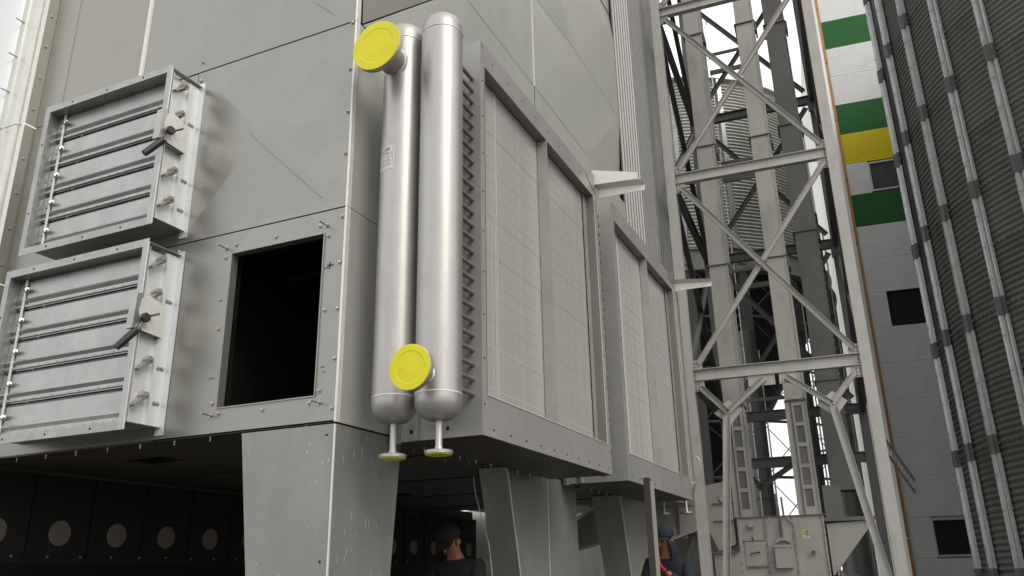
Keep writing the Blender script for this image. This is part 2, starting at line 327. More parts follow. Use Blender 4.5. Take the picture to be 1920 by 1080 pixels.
# backing behind the joints so no light leaks through
MB().box(-4.6, XC-.02, 4.06, 4.085, Z2-.1, 9.2).build('backing_sheet', 'tube', dry)
MB().box(XC-.19, XC-.16, 4.1, 10.78, Z1+.02, 12.35).build('backing_sheet', 'tube', dry)
MB().box(XL+.01, -4.3, 4.06, 4.085, Z1, 9.2).build('backing_sheet', 'frame_dark', dry)
# ribbed cladding behind the second exchanger
mb = MB(); pr = []; y = 10.80
while y < 13.9:
    p, dp = (.154, .036) if y < 11.75 else (.128, .062)  # far ribs narrower and deeper, shaped so their grooves shade themselves darker
    pr += [(y, 0), (y+p*.42, 0), (y+p*.52, -dp), (y+p*.90, -dp)]; y += p
pts = [(XC-.005+q[1], q[0], z) for z in (2.6, 13.5) for q in pr]; k = len(pr)
mb.poly(pts, [(i, i+1, k+i+1, k+i) for i in range(k-1)]); mb.build('ribbed_cladding', 'ribbed', dry)
mb = MB(); mb.box(XL, XC-.09, 10.79, 13.95, 2.6, 13.4); mb.build('end_casing', 'sheet', dry)
# top of body far overhead (closes it from the sky)
MB().box(XL, XC+.01, 4.1, 10.79, 12.4, 12.45).build('roof_sheet', 'sheet', dry)
MB().box(XL-.06, XL-.03, 4.05, 10.74, Z1+.15, 12.4).build('backing_sheet', 'dark', dry)  # unseen sheet added to stop light entering from the left side
# underside with open hatches
holes = [(-5.35, -4.95, 4.55, 4.85), (-5.35, -4.95, 6.3, 6.6), (-5.35, -4.95, 8.05, 8.35), (-3.75, -3.4, 5.35, 5.6), (-3.75, -3.4, 7.6, 7.85), (-4.5,-4.15,9.4,9.7)]
ys = sorted({4.0, 10.75} | {h[2] for h in holes} | {h[3] for h in holes}); mb = MB()
for y0, y1 in zip(ys, ys[1:]):
    hs = sorted([h for h in holes if h[2] <= y0+1e-6 and h[3] >= y1-1e-6]); x = -6.37
    for h in hs: mb.box(x, h[0], y0, y1, Z1-.003, Z1+.01); x = h[1]
    mb.box(x, XC-.002, y0, y1, Z1-.003, Z1+.01)
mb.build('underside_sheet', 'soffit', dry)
for h in holes:
    mb = MB(); x0, x1, y0, y1 = h[0]-.004, h[1]+.004, h[2]-.004, h[3]+.004; z0, z1 = Z1+.0, Z1+.4
    mb.poly([(x0,y0,z0),(x1,y0,z0),(x1,y1,z0),(x0,y1,z0),(x0,y0,z1),(x1,y0,z1),(x1,y1,z1),(x0,y1,z1)],[(4,5,6,7),(0,1,5,4),(1,2,6,5),(2,3,7,6),(3,0,4,7)]); mb.build('hatch_opening', 'dark', dry)
mb = MB(); mb.box(-6.40, -6.37, 4.0, 10.75, Z1-.03, Z1+.01); mb.build('edge_flange', 'soffit', dry)
for y in (5.5, 7.0, 8.5, 10.0): MB().box(-6.37, XC-.01, y, y+.006, Z1-.012, Z1-.003).build('underside_joint', 'dark', dry)
mb = MB()
for i in range(23): mb.lathe((XC-.16-random.uniform(-.02,.02) if i % 3 else -3.2, 4.02+i*.29, Z1-.004), (0,0,-1), [(0,.009),(.012,.009),(.014,.004),(.03,.004)], 6)
for i in range(11): mb.lathe((-3.05-i*.31, 4.035, Z1-.004), (0,0,-1), [(0,.008),(.01,.008),(.012,.004),(.03,.004)], 6)
mb.build('underside_bolts', 'bolt', dry, kind='stuff')
# bolts on the front wall
for z in (5.326+.03, 4.965, 4.623, 4.301, 3.836, 3.513, 3.203, 2.878, 2.569, 5.68, 6.0): bolt_front(-3.005, 3.998, z, dry)
for z in (5.781, 5.454, 5.286, 4.965, 4.646, 4.322, 4.008, 3.848, 3.522, 3.207, 2.885, 2.565): bolt_front(-4.425, 3.998, z, dry)
for x, z in ((-3.545,3.795),(-3.89,3.80),(-3.976,3.718),(-3.976,3.203),(-3.964,2.692),(-3.90,2.62),(-3.541,2.61),(-3.177,2.615),(-3.106,2.686),(-3.103,3.204),(-3.106,3.715),(-3.178,3.80)):
    bolt_front(x, 3.998, z, dry)
STUD = MB().lathe((0,0,0), (0,-1,0), [(0,.017),(.003,.017)], 12).lathe((0,0,0), (0,-1,0), [(.003,.012),(.012,.012)], 6).lathe((0,0,0), (0,-1,0), [(.012,.006),(.085,.006)], 10).mesh('stud', 'bolt')
for x, z in ((-3.976,3.79),(-3.122,3.795),(-3.96,2.615),(-3.10,2.612)): link('stud', STUD, dry, mtx=Matrix.Translation((x, 3.998, z)))
mb = MB()
for y, z in [(10.74,6.2),(10.74,7.0),(10.72,7.8),(10.0,8.3),(9.5,7.6),(9.3,8.0),(7.42,6.9),(8.9,6.3)]: mb.lathe((XC,y,z),(1,0,0),[(0,.007),(.003,.007)],6)
mb.build('rivets', 'frame_dark', dry, kind='stuff')
# soft dark smudges on the front sheet, thin marks of paint
mb = MB()
for x, z, a, b in ((-3.10,3.50,.05,.012),(-3.085,3.48,.012,.05),(-3.12,3.488,.03,.008),(-3.105,2.83,.03,.007),(-3.09,2.80,.02,.006),(-3.99,3.40,.02,.01),(-4.02,2.86,.06,.006),(-4.33,4.09,.03,.008),(-4.28,4.10,.02,.006),(-4.22,5.02,.02,.006)):
    mb.box(x, x+a, 3.9985, 3.9995, z, z+b)
mb.build('smudges', 'ink', dry, kind='stuff')

mb = MB()
for (xa, za_, xb, zb_) in ((-3.83,4.643,-3.17,4.00),(-3.345,5.637,-3.16,5.47)):
    mb.bar((xa,3.955 if xa < -3.5 else 3.972,za_), (xb,3.992,zb_), .0022, .0022, (0,1,0))
mb.build('scored_crease', 'frame_dark', dry, kind='stuff')

# concave left corner: return wall and folded profiles running up the body
def vstrip(pts, z0, z1, m, name='corner_flange'):
    mb = MB(); n = len(pts); mb.poly([(x,y,z) for z in (z0,z1) for x, y in pts], [(i,i+1,n+i+1,n+i) for i in range(n-1)]); return mb.build(name, m, dry)
for z0, z1 in ((1.9, Z2-.006), (Z2, Z3-.008), (Z3, 8.5)):
    vstrip([(XL+.02,4.012),(XL,4.012),(XL,3.905)], z0, z1, 'sheet_beige')
    vstrip([(XL,3.904),(XL-.06,3.904),(XL-.06,3.92),(XL-.075,3.92),(XL-.075,3.88),(XL-.14,3.88)], z0, z1, 'edge')
    vstrip([(XL-.14,3.881),(XL-.235,3.881)], z0, z1, 'sheet_side')
    for i in range(int((z1-z0)/.325)):
        z = z0+.16+i*.325
        bolt_front(XL+.001, 3.955, z, dry, rz=R(90))
# rounded duct at far left, its white colour standing in for reflected sky, studs on its edge
mb = MB(); pts = []; cx, cy, r = -7.02, 4.22, .52
arc = [(cx+r*math.sin(t), cy-r*math.cos(t)) for t in [R(a) for a in range(-40, 62, 6)]]
n = len(arc); mb.poly([(x,y,z) for z in (1.9, 8.5) for x, y in arc], [(i,i+1,n+i+1,n+i) for i in range(n-1)])
duct = thing('air_duct', 'zinc duct coloured white for reflected sky, rising along the left edge beside the dryer', 'duct', (-7.0, 4.2, GZ))
mb.build('duct_wall', 'zinc_lit', duct, True)
MB().box(-7.5, -6.56, 4.0, 4.02, 1.9, 8.5).build('duct_flange', 'sheet_side', duct)
for i in range(12):
    z = 2.4+.37*i
    link('stud', STUD, duct, mtx=Matrix.Translation((-6.60, 3.88, z)))
MB().box(-6.66, -6.572, 3.87, 3.9, 1.9, 8.5).build('edge_strip', 'sheet_side', duct)

# discharge trough of the dryer core, with a round cover on each section
core = thing('discharge_trough', 'dark discharge trough under the dryer with a row of round covers', 'trough', (-7.2, 8, GZ))
SEG = MB().box(-.005, .04, .006, .566, 0, .70).box(.04, .055, .0, .022, .02, .68).mesh('trough_section', 'dark')
DISC = MB().lathe((0,0,0), (1,0,0), [(0,.102),(.006,.102),(.008,.098)], 32).mesh('round_cover', 'disc')
for i in range(-1, 14):
    y = 4.635+.5725*i
    link('trough_section', SEG, core, mtx=Matrix.Translation((-6.455, y, 1.78)))
    link('round_cover', DISC, core, mtx=Matrix.Translation((-6.414, y+.2863, 2.0)))
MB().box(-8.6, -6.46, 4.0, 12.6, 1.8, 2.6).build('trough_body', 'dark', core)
MB().ext([(-6.38,1.80),(-6.38,1.765),(-7.2,.9),(-7.3,.9),(-6.6,1.80)], 'y', 3.9, 12.5).build('hopper_slope', 'dark', core)
mb = MB()
for i in range(28): mb.lathe((-6.40, 4.2+.3125*i, 1.812), (1,0,-.2), [(0,.012),(.01,.012),(.014,.006)], 6)
mb.build('trough_bolts', 'bolt', core, kind='stuff')
for i in range(1, 14): 
    if i % 2: MB().box(-6.41, -6.402, 4.635+.5725*i, 4.641+.5725*i, 2.02, 2.4).build('seam_bead', 'soffit', core)
MB().box(XL-.3, XL-.02, 4.02, 11.3, Z1+.02, 2.62).build('side_sill', 'dark', core)

# tapered columns
def column(ft, fb, yn, yf, label, seams=()):
    "ft/fb: (x left at top, x left at bottom); yn/yf near and far y at top and bottom"
    t = thing('support_column', label, 'column', (XC-.3, (yn[0]+yf[0])/2, GZ), 0, 'tapered sheet metal columns under the dryer')
    zt, zb, x1 = Z1-.012, GZ, XC-.003
    mb = MB(); mb.poly([(fb,yn[1],zb),(x1,yn[1],zb),(x1,yf[1],zb),(fb,yf[1],zb),(ft,yn[0],zt),(x1,yn[0],zt),(x1,yf[0],zt),(ft,yf[0],zt)],
        [(0,3,2,1),(4,5,6,7),(0,1,5,4),(1,2,6,5),(2,3,7,6),(3,0,4,7)]); mb.build('column_shell', 'sheet_col', t)
    e = .006; mb = MB(); mb.bar((x1-.001,yn[1]+.001,zb),(x1-.001,yn[0]+.001,zt-.004), .010, .010, (0,1,0)); mb.build('corner_edge', 'edge', t)
    for s in seams:
        mb = MB(); mb.box(x1, x1+.004, s, s+.008, zb, zt); mb.build('seam', 'edge', t)
    return t
c1 = column(-3.689, -3.36, (4.002, 4.002), (4.745, 4.51), 'nearest tapered galvanised column below the open inspection hatch corner')
for x, z in ((-3.03, 2.41), (-3.03, 1.69)): link('bolt_hole', HOLE, c1, mtx=Matrix.Translation((x, 4.001, z)))
mb = MB()
for i in range(34):
    y = random.uniform(4.04, 4.5); z = random.uniform(1.3, 2.42); l = random.uniform(.008, .05)*(2 if i % 7 == 0 else 1)
    mb.box(XC-.0028, XC-.002, y, y+.0018, z, z+l)
for i in range(12):
    x = random.uniform(-3.5, -3.0); z = random.uniform(1.4, 2.4); mb.box(x, x+.003, 4.0005, 4.0018, z, z+random.uniform(.006,.02))
mb.build('scratches', 'edge', c1, kind='stuff')
column(-3.245, -3.2, (6.45, 7.05), (8.13, 8.16), 'wide tapered column between the two exchangers, second from the near corner', (7.35,))
column(-3.33, -3.25, (9.66, 10.3), (10.72, 10.72), 'dark tapered column under the far exchanger, farthest along the dryer')

# ================================================================== HEAT EXCHANGERS
def exchanger(y0, y1, label, near, fin):
    t = thing('heat_exchanger', label, 'heat exchanger', (XH-.3, (y0+y1)/2, GZ), 0, 'finned heat exchangers bolted to the side of the dryer')
    zb, zt = 2.432, 5.366; yA, yB = y0+.06, y1-.10; ym = (y0+y1)/2-.03; za, zc = 2.70, 5.175; th = .006
    mb = MB()
    mb.box(XH-th, XH, y0, yA, zb, zt).box(XH-th, XH, yB, y1, zb, zt).box(XH-th, XH, yA, yB, zb, za).box(XH-th, XH, yA, yB, zc, zt)
    mb.build('front_frame', 'frame', t)
    mb = MB(); mb.box(XH-.09, XH+.004, yA, yA+.005, za, zc).box(XH-.09, XH+.003, yB-.006, yB, za, zc).box(XH-.09, XH-.0065, yA, yB, za-.005, za).box(XH-.09, XH-.0065, yA, yB, zc, zc+.005)
    mb.build('opening_return', 'frame_dark', t)
    mb = MB(); mb.box(XH-.004, XH+.006, yB-.004, yB+.006, za, zc+.005); mb.box(XH-.002, XH+.006, yA, yB, za-.006, za); mb.build('opening_lip', 'edge', t)
    mb = MB(); mb.box(XH-.088, XH+.001, ym, ym+.012, za, zc); mb.build('mullion', 'frame', t)
    mb = MB(); mb.box(XH-.082, XH-.078, yB-.10, yB-.007, za, zc); mb.build('blanking_strip', 'frame_mid', t)
    MB().box(XC+.09, XH-.002, y0-.002, y0+.006, zb, zt).build('side_plate', 'frame', t); MB().box(XC+.09, XH-.002, y1-.006, y1, zb, zt).build('side_plate', 'frame', t)
    mb = MB(); mb.box(XC+.02, XC+.088, y0-.006, y0+.01, zb-.01, zt).box(XC+.06, XC+.075, y0-.03, y0-.007, zb-.01, zt); mb.box(XC+.21, XC+.225, y0-.03, y0-.003, zb+.001, zb+.3); mb.build('side_flange', 'frame', t)
    MB().box(XC+.09, XH-.008, y0+.008, y1-.008, zb+.001, zb+.01).build('bottom_sheet', 'soffit', t)
    MB().box(XC+.004, XH-.001, y0-.002, y1, zt+.0005, zt+.008).build('top_sheet', 'frame', t)
    mb = MB()
    for i in range(9): mb.box(XH-.001, XH+.0015, y0+.2+i*.28, y0+.208+i*.28, zt-.105, zt-.085)
    mb.build('slots', 'hole', t, kind='stuff')
    n = 25; pt = (zc-za)/n
    rowm = MB(); h = pt*.95
    h = pt*.992
    rowm.poly([(x,y,z) for y in (yA+.01,yB-.01) for x,z in ((-.012,0),(0,0),(.001,h*.89),(.0028,h*.892),(.0028,h*.945),(.0,h),(-.012,h))],
              [(i,i+1,7+i+1,7+i) for i in range(6)])
    rm = rowm.mesh('fin_row', fin); rm.materials.append(M['fin_lip'])
    for fp in rm.polygons:
        if all(.88*h < rm.vertices[v].co.z < .95*h for v in fp.vertices) : fp.material_index = 1
    for i in range(n):
        link('fin_row', rm, t, mtx=Matrix.Translation((XH-.096+random.uniform(-.0012,.0012), 0, za+pt*i)))
    MB().box(XH-.13, XH-.11, yA-.04, yB+.05, za-.05, zc+.05).build('fin_core', 'tube', t)
    mb = MB()
    for k, yy in enumerate((yA+.335, yA+.362)):
        mb.box(XH-.088, XH-.083, yy, yy+.006, za, zc)
    mb.build('seam_strip', 'edge', t)
    mb = MB()                                            # fasteners and punched holes
    for i in range(10): mb.lathe((XH, y0+.03, zb+.2+i*.30), (1,0,0), [(0,.008),(.0015,.008)], 8)
    for i in range(10): mb.lathe((XH, y0+.16+i*(y1-y0-.25)/9, zb+.05), (1,0,0), [(0,.010),(.0015,.010)], 8)
    for i in range(10): mb.lathe((XH, y1-.035, zb+.2+i*.30), (1,0,0), [(0,.008),(.0015,.008)], 8)
    for x, z in ((XH-.25, zb+.06), (XH-.52, zb+.06)): mb.lathe((x, y0-.002, z), (0,-1,0), [(0,.014),(.0015,.014)], 10)
    mb.build('punched_holes', 'hole', t, kind='stuff')
    mb = MB()
    for i in range(9): mb.lathe((XC+.12, y0+.25+i*(y1-y0-.3)/9, zb-.004), (0,0,-1), [(0,.010),(.01,.010),(.012,.005),(.03,.005)], 6)
    mb.build('underside_bolts', 'bolt', t, kind='stuff')
    # corner gusset and tapered bracket standing out at the top of the far corner
    mb = MB()
    yb = y1-.01
    mb.ext([(XH,5.30),(XH,5.20),(-1.78,5.19),(-1.775,5.25)], 'y', yb+.04, yb+.048)
    mb.poly([(XH,yb-.03,5.345),(-1.79,yb-.03,5.275),(-1.775,yb+.045,5.25),(XH,yb+.045,5.30)], [(0,1,2,3)])
    mb.build('bracket', 'edge', t)
    if near:
        mb = MB(); mb.ext([(XH-.02,5.49),(-1.83,5.362),(-1.83,5.29),(XH,5.322)], 'y', yb-.035, yb-.028); mb.build('bracket', 'edge', t)
    mb = MB(); mb.poly([(XH+.004,yb-.31,5.33),(XH+.004,yb,5.20),(XH+.004,yb,5.34),(XH+.004,yb-.04,5.45)], [(0,1,2,3)]); mb.build('corner_gusset', 'sheet_beige', t)
    # stub tubes
    TUBE = MB().cyl((0,0,0), (0,-.36,0), .0155, 14).mesh('stub_tube', 'tube')
    if near:
        for i in range(25):
            z = 5.04-i*.0978
            link('stub_tube', TUBE, t, mtx=Matrix.Translation((-2.345, y0, z)))
        for i in range(25): link('stub_tube', TUBE, t, mtx=Matrix.Translation((-2.69, y0, 5.02-i*.0978)))
    BEND = MB().lathe((0,0,0), (0,1,0), [(0,.03),(.03,.026),(.055,.014),(.06,.002)], 10).mesh('return_bend', 'tube')
    if near:
        for i in range(25): link('return_bend', BEND, t, mtx=Matrix.Translation((XH-.02, y1+.002, 5.0-i*.0978)))
    return t
H1 = exchanger(4.592, 7.215, 'nearer finned heat exchanger with two tall silver header pipes', True, 'fin')
H2 = exchanger(7.722, 10.45, 'farther finned heat exchanger behind the first, header pipes at its far end', False, 'fin2')

def header(x, y, zb, zt, r, parent, label=None):
    o = MB(); pr = []
    dome = .13
    for k in range(7): a = R(90*k/6); pr.append((zb+dome*(1-math.cos(a))*.75 if False else zb+dome*(1-math.sin(R(90)-a)) , r*math.sin(a)**.75))
    body = [(zb+dome, r), (zt-dome, r)]
    h = MB().lathe((x,y,0), (0,0,1), [(zb+.155,r),(zt-.155,r)], 64, False, False).build('header_pipe', 'silver', parent, True)
    prb = [(zb+dome*(1-math.cos(R(a))), max(.004, r*1.012*math.sin(R(a))**.62)) for a in range(2, 91, 8)]+[(zb+dome+.024, r*1.012)]
    MB().lathe((x,y,0), (0,0,1), prb, 64).build('end_cap', 'silver_dark' if False else 'silver', h, True)
    prt = [(zt-dome-.024, r*1.012)]+[(zt-dome*(1-math.cos(R(a))), max(.004, r*1.012*math.sin(R(a))**.62)) for a in range(90, 1, -8)]
    MB().lathe((x,y,0), (0,0,1), prt, 64).build('end_cap', 'silver', h, True)
    for z in (zb+.156, zt-.156): MB().lathe((x,y,z), (0,0,1), [(-.006,r*1.0),(-.003,r*1.03),(.003,r*1.03),(.006,r)], 64, False, False).build('weld_seam', 'edge', h, True)
    return h
def nozzle(x, y0, y1, z, rn, rf, parent):
    n = MB().cyl((x,y0,z), (x,y1+.03,z), rn, 32).build('nozzle', 'silver_dark', parent, True)
    MB().lathe((x,y0-.16*0,z), (0,-1,0), [(0,rn*1.14),(.012,rn*1.12),(.016,rn)], 32, False, False).build('weld_seam', 'edge', n, True)
    MB().lathe((x,y1,z), (0,1,0), [(0,rf*.985),(.004,rf),(.034,rf),(.038,rf*.97),(.040,rn*1.35),(.06,rn*1.12),(.085,rn)], 48).build('flange', 'silver_dark', n, True)
    MB().lathe((x,y1-.001,z), (0,-1,0), [(0,rf*1.0),(.006,rf*1.0),(.007,rf*.985),(.0072,rf*.72),(.0052,rf*.69),(.0056,rf*.36),(.0062,rf*.33),(.0062,.002)], 56).build('flange_cap', 'cap', n)
def drain(x, y, z0, z1, parent, capm='cap'):
    n = MB().lathe((x,y,0), (0,0,1), [(z1+.02,.021),(z0+.05,.021),(z0+.03,.027),(z0+.018,.030)], 20).build('drain_pipe', 'silver', parent, True)
    MB().lathe((x,y,0), (0,0,1), [(z0,.084),(z0+.018,.084),(z0+.02,.081)], 36).build('flange', 'silver', n, True)
    MB().lathe((x,y,0), (0,0,1), [(z0-.001,.078),(z0-.007,.075),(z0-.008,.03),(z0-.006,.002)], 32).build('flange_cap', capm, n, True)
HY = 4.2
hA = header(-2.687, HY, 2.475, 5.335, .139, H1); hB = header(-2.380, HY, 2.465, 5.325, .142, H1)
nozzle(-2.690, HY-.12, 3.855, 4.965, .095, .184, H1)
nozzle(-2.382, HY-.13, 3.875, 2.722, .047, .134, H1)
drain(-2.690, HY, 2.272, 2.49, H1); drain(-2.374, HY, 2.272, 2.48, H1)
# rating label wrapped on the left header
lab = MB(); rr = .1402; segs = 14
def lp(a, z, rr=rr): return (-2.687+rr*math.sin(a), HY-rr*math.cos(a), z)
a0, a1 = R(-62), R(12); A = [a0+(a1-a0)*i/segs for i in range(segs+1)]
lab.poly([lp(a, z) for z in (4.145, 4.315) for a in A], [(i,i+1,segs+2+i,segs+1+i) for i in range(segs)])
lo = lab.build('rating_label', 'label', H1)
mb = MB(); r3 = rr+.0006
def lrect(aa, ab, z0, z1, r3=r3):
    k = 4; q = [aa+(ab-aa)*i/k for i in range(k+1)]; mb.poly([lp(a, z, r3) for z in (z0,z1) for a in q], [(i,i+1,k+2+i,k+1+i) for i in range(k)])
for a, z in ((0,4.19),(0,4.215),(0,4.24),(0,4.262)): lrect(a0+R(12), a1-R(6), z, z+.0016)
for k in range(15):
    z = 4.30-.010*k
    if .3 < (k*.37) % 1 < .95 or k < 4:
        s = a0+R(12); 
        while s < a1-R(26 if k < 4 else 10):
            e = min(s+R(random.uniform(3,9)), a1-R(8)); lrect(s, e, z, z+.0040); s = e+R(random.uniform(1.5,4))
lrect(a0+R(4), a0+R(11), 4.275, 4.300); lrect(a1-R(5), a1-R(4.2), 4.155, 4.31)
mb.build('printed_lines', 'ink', lo)
ac = R(-8); text('CE', .030, face_mtx(lp(ac, 4.29, rr+.0012), (math.cos(ac), math.sin(ac), 0), (0,0,1)), 'ink', lo)
# header pipes at the far end of the far exchanger
for x in (-2.41, -2.70):
    header(x, 10.62, 2.50, 5.30, .139, H2); drain(x, 10.62, 2.29, 2.5, H2, 'brass')
mb = MB(); lpts = [Vector((-2.27+.10*math.sin(R(a)), 10.62, 2.86+.15*math.cos(R(a)))) for a in range(0, 181, 15)]
for p, q in zip(lpts, lpts[1:]): mb.cyl(p, q, .005, 6)
mb.build('vent_loop', 'silver', H2)

# ================================================================== LOUVRE DAMPERS
def damper(z0, z1, xr, xl, label):
    yf, yw = 3.70, 3.996
    t = thing('louvre_damper', label, 'damper', ((xl+xr)/2, 3.9, z0), 0, 'zinc louvre dampers on the front of the dryer')
    xi, xo = xr-.055, xl+.055                          # inner clear opening
    mb = MB(); th = .004
    MB().box(xo, xi, yf, yf+th, z1-.055, z1).build('front_flange', 'zinc', t); MB().box(xo, xi, yf, yf+th, z0, z0+.055).build('front_flange', 'zinc', t)
    MB().box(xi, xr, yf, yf+th, z0, z1).build('front_flange', 'zinc_blade', t); MB().box(xl, xo, yf, yf+th, z0, z1).build('front_flange', 'zinc', t)
    mb = MB(); mb.box(xo, xi+.003, yf+th, yw, z1-.059, z1-.055); mb.build('top_casing', 'zinc_blade', t)
    mb = MB(); mb.box(xo, xi+.003, yf+th, yw, z0+.055, z0+.059); mb.build('bottom_casing', 'zinc_blade', t)
    MB().box(xo-.004, xo, yf+th, yw, z0+.055, z1-.055).build('side_casing', 'zinc', t)
    mb = MB(); mb.box(xi, xi+.004, yf+th, yw, z0+.055, z1-.055); mb.box(xi+.004, xr-.002, yf+.02, yf+.024, z0+.055, z1-.055)
    mb.build('side_casing', 'zinc_lit', t)
    mb = MB(); MB().box(xi+.004, xr, yf+th, yw-.004, z1-.030, z1-.026).build('end_plate', 'zinc_blade', t); MB().box(xi+.004, xr, yf+th, yw-.004, z0+.05, z0+.054).build('end_plate', 'zinc_blade', t)
    mb = MB(); mb.box(xi+.004, xr+.03, yw-.004, yw, z0, z1).box(xi+.004, xi+.030, yw-.10, yw-.096, z0+.06, z1-.04).box(xi+.026, xi+.030, yw-.096, yw-.004, z0+.06, z1-.04)
    mb.build('back_flange', 'zinc_lit', t)
    mb = MB(); mb.box(xo, xi, yf-.001, yf+.012, z1-.055, z1-.052).box(xr-.002, xr+.003, yf-.004, yf+.004, z0, z1-.03); mb.build('bright_edge', 'edge', t)
    # blades
    n = 5; H = (z1-z0-.118)/n
    for i in range(n):
        zt = z1-.059-H*i; y0 = yf+.085
        pr = [(y0+.022, zt+.002), (y0+.012, zt-.012), (y0+.004, zt-.022), (y0+.000, zt-H*.64), (y0-.008, zt-H*.70), (y0+.008, zt-H*.80), (y0+.007, zt-H*.85), (y0-.004, zt-H*.865), (y0-.004, zt-H*.925), (y0+.010, zt-H*.93), (y0+.010, zt-H*.975)]
        mb = MB(); k = len(pr); mb.poly([(x, a, b) for x in (xo+.004, xi-.004) for a, b in pr], [(j, j+1, k+j+1, k+j) for j in range(k-1)])
        b = mb.build('blade', 'zinc_blade', t)
        mb = MB()
        for q in range(14): mb.lathe((xo+.1+q*(xi-xo-.15)/13, y0+.001, zt-H*.895), (0,-1,0), [(-.006,.0035),(.0065,.0035)], 6)
        mb.build('rivets', 'blackpl', b, kind='stuff')
        zc = zt-H*.42
        mb = MB(); mb.cyl((xo+.085, y0+.004, zc), (xo+.15, y0-.035, zc+.012), .009, 10); mb.cyl((xo+.105, y0-.012, zc+.004), (xo+.128, y0-.026, zc+.009), .016, 10); mb.box(xo+.03, xo+.12, y0-.004, y0-.001, zc-.014, zc+.02)
        mb.build('blade_clamp', 'zinc_blade', b)
        # crank arm outside
        if i != 2:
            mb = MB(); yy = yf+.12; mb.bar((xi+.035, yy-.065, zc-.035), (xi+.035, yy+.02, zc+.045), .014, .046, (1,0,0)); mb.cyl((xi+.004, yy+.02, zc+.045), (xi+.06, yy+.02, zc+.045), .027, 14); mb.cyl((xi+.06, yy+.02, zc+.045), (xi+.075, yy+.02, zc+.045), .011, 8)
            mb.cyl((xi+.02, yy+.02, zc+.06), (xi+.02, yy+.02, zc+.085), .005, 6); mb.build('crank_arm', 'brass', t)
        if i in (1, 3, 4): 
            for yy in (yw-.06, yw-.03): link('bolt', BOLT, t, mtx=Matrix.Translation((xi+.031, yy, zc+.01)) @ Matrix.Rotation(R(90), 4, 'Z'))
    MB().box(xo+.075, xo+.098, yf+.074, yf+.080, z0+.062, z1-.062).build('link_bar', 'edge', t)
    for x in (xo+.25, (xo+xi)/2, xi-.25):
        for z in (z0+.028, z1-.028): link('bolt_hole', HOLE, t, mtx=Matrix.Translation((x, yf, z)))
    for z in (z0+.35, z0+.95): link('bolt_hole', HOLE, t, mtx=Matrix.Translation((xl+.028, yf, z)))
    # hand lever with quadrant plate on the outer side
    zc = z1-.059-H*2.42; xq = xi+.06; yq = yf+.03
    q = MB(); arc = [(yq+.13*math.cos(R(a))*1.0, zc+.12+.13*math.sin(R(a))) for a in range(-10, 175, 12)]
    q.ext([(yq+.17, zc-.03), (yq+.17, zc+.16)]+[(yq+.12, zc+.21), (yq+.02, zc+.235), (yq-.03, zc+.20), (yq-.05, zc+.13), (yq-.045, zc+.04), (yq, zc-.02)], 'x', xq, xq+.005); q.build('quadrant_plate', 'edge', t)
    q = MB(); q.ext([(yq-.075, zc+.22), (yq-.03, zc+.24), (yq-.05, zc+.12), (yq-.03, zc+.03), (yq-.06, zc-.02), (yq-.085, zc-.02)], 'x', xi+.01, xq+.01); q.build('quadrant_arc', 'zinc_blade', t)
    q = MB(); q.poly([(xi+.005,yq-.03,zc-.022),(xq,yq-.03,zc-.03),(xq,yq+.17,zc-.03),(xi+.005,yq+.17,zc-.022)], [(0,1,2,3)]); q.box(xi+.004, xq, yq+.166, yq+.17, zc-.03, zc+.16); q.build('quadrant_bracket', 'zinc_blade', t)
    lv = MB(); p0 = Vector((xq+.02, yq-.01, zc+.05)); p1 = p0+Vector((-.012,-.035,-.075)); lv.bar(p0, p1, .012, .036, (1,0,0)); lever = lv.build('hand_lever', 'zinc', t)
    p2 = p1+Vector((-.062,-.085,-.135)); MB().cyl(p1, p2, .027, 14, .024).build('lever_grip', 'blackpl', lever, True)
    MB().lathe(p0+Vector((.004,0,.012)), (1,-.25,0), [(0,.032),(.008,.034),(.026,.034),(.032,.028)], 7).build('clamp_knob', 'blackpl', lever)
    MB().cyl((xq+.006, yq+.03, zc+.085), (xq+.085, yq+.055, zc+.10), .008, 10).build('threaded_rod', 'tube', lever)
    MB().cyl((xq+.004, yq+.02, zc+.08), (xq+.022, yq+.035, zc+.085), .012, 8).build('lock_nut', 'bolt', lever)
    return t
damper(3.948, 5.245, -4.392, -5.765, 'upper zinc louvre damper with black hand lever')
damper(2.520, 3.838, -4.388, -5.855, 'lower zinc louvre damper level with the open hatch')

# ================================================================== STEEL TOWER
aT = R(3.15)
TF = Matrix.Translation((-2.67, 12.72, 0)) @ Matrix.Rotation(aT, 4, 'Z')
tow = thing('steel_tower', 'grey painted steel frame tower with crossed braces beside the dryer', 'steel tower', tuple(TF @ Vector((1.3, 2.1, GZ))))
def leg(u, v, m, z1=22):
    mb = MB(TF); h, w_ = .15, .15; t = .012
    mb.ibeam((u, v, GZ), (u, v, z1), .15, .16, .012, (0,1,0)); return mb.build('leg', m, tow)
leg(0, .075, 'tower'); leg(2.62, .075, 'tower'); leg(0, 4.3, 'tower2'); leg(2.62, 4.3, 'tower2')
BZ = [4.53+3.46*k for k in range(5)]
for z in BZ:
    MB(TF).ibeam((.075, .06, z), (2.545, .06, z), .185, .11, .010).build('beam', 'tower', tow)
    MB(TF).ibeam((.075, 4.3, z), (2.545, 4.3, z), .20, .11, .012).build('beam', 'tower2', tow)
    for u in (0, 2.62): MB(TF).ibeam((u, .16, z), (u, 4.22, z), .18, .10, .010).build('side_beam', 'tower2', tow)
    for u, s in ((.075, 1), (2.545, -1)):
        MB(TF).box(*(sorted((u, u+s*.16))), .035, .045, z-.27, z-.095).build('gusset', 'tower', tow)
        if z > 5: pass
        MB(TF).box(*(sorted((u, u+s*.15))), .035, .045, z+.095, z+.24).build('gusset', 'tower', tow)
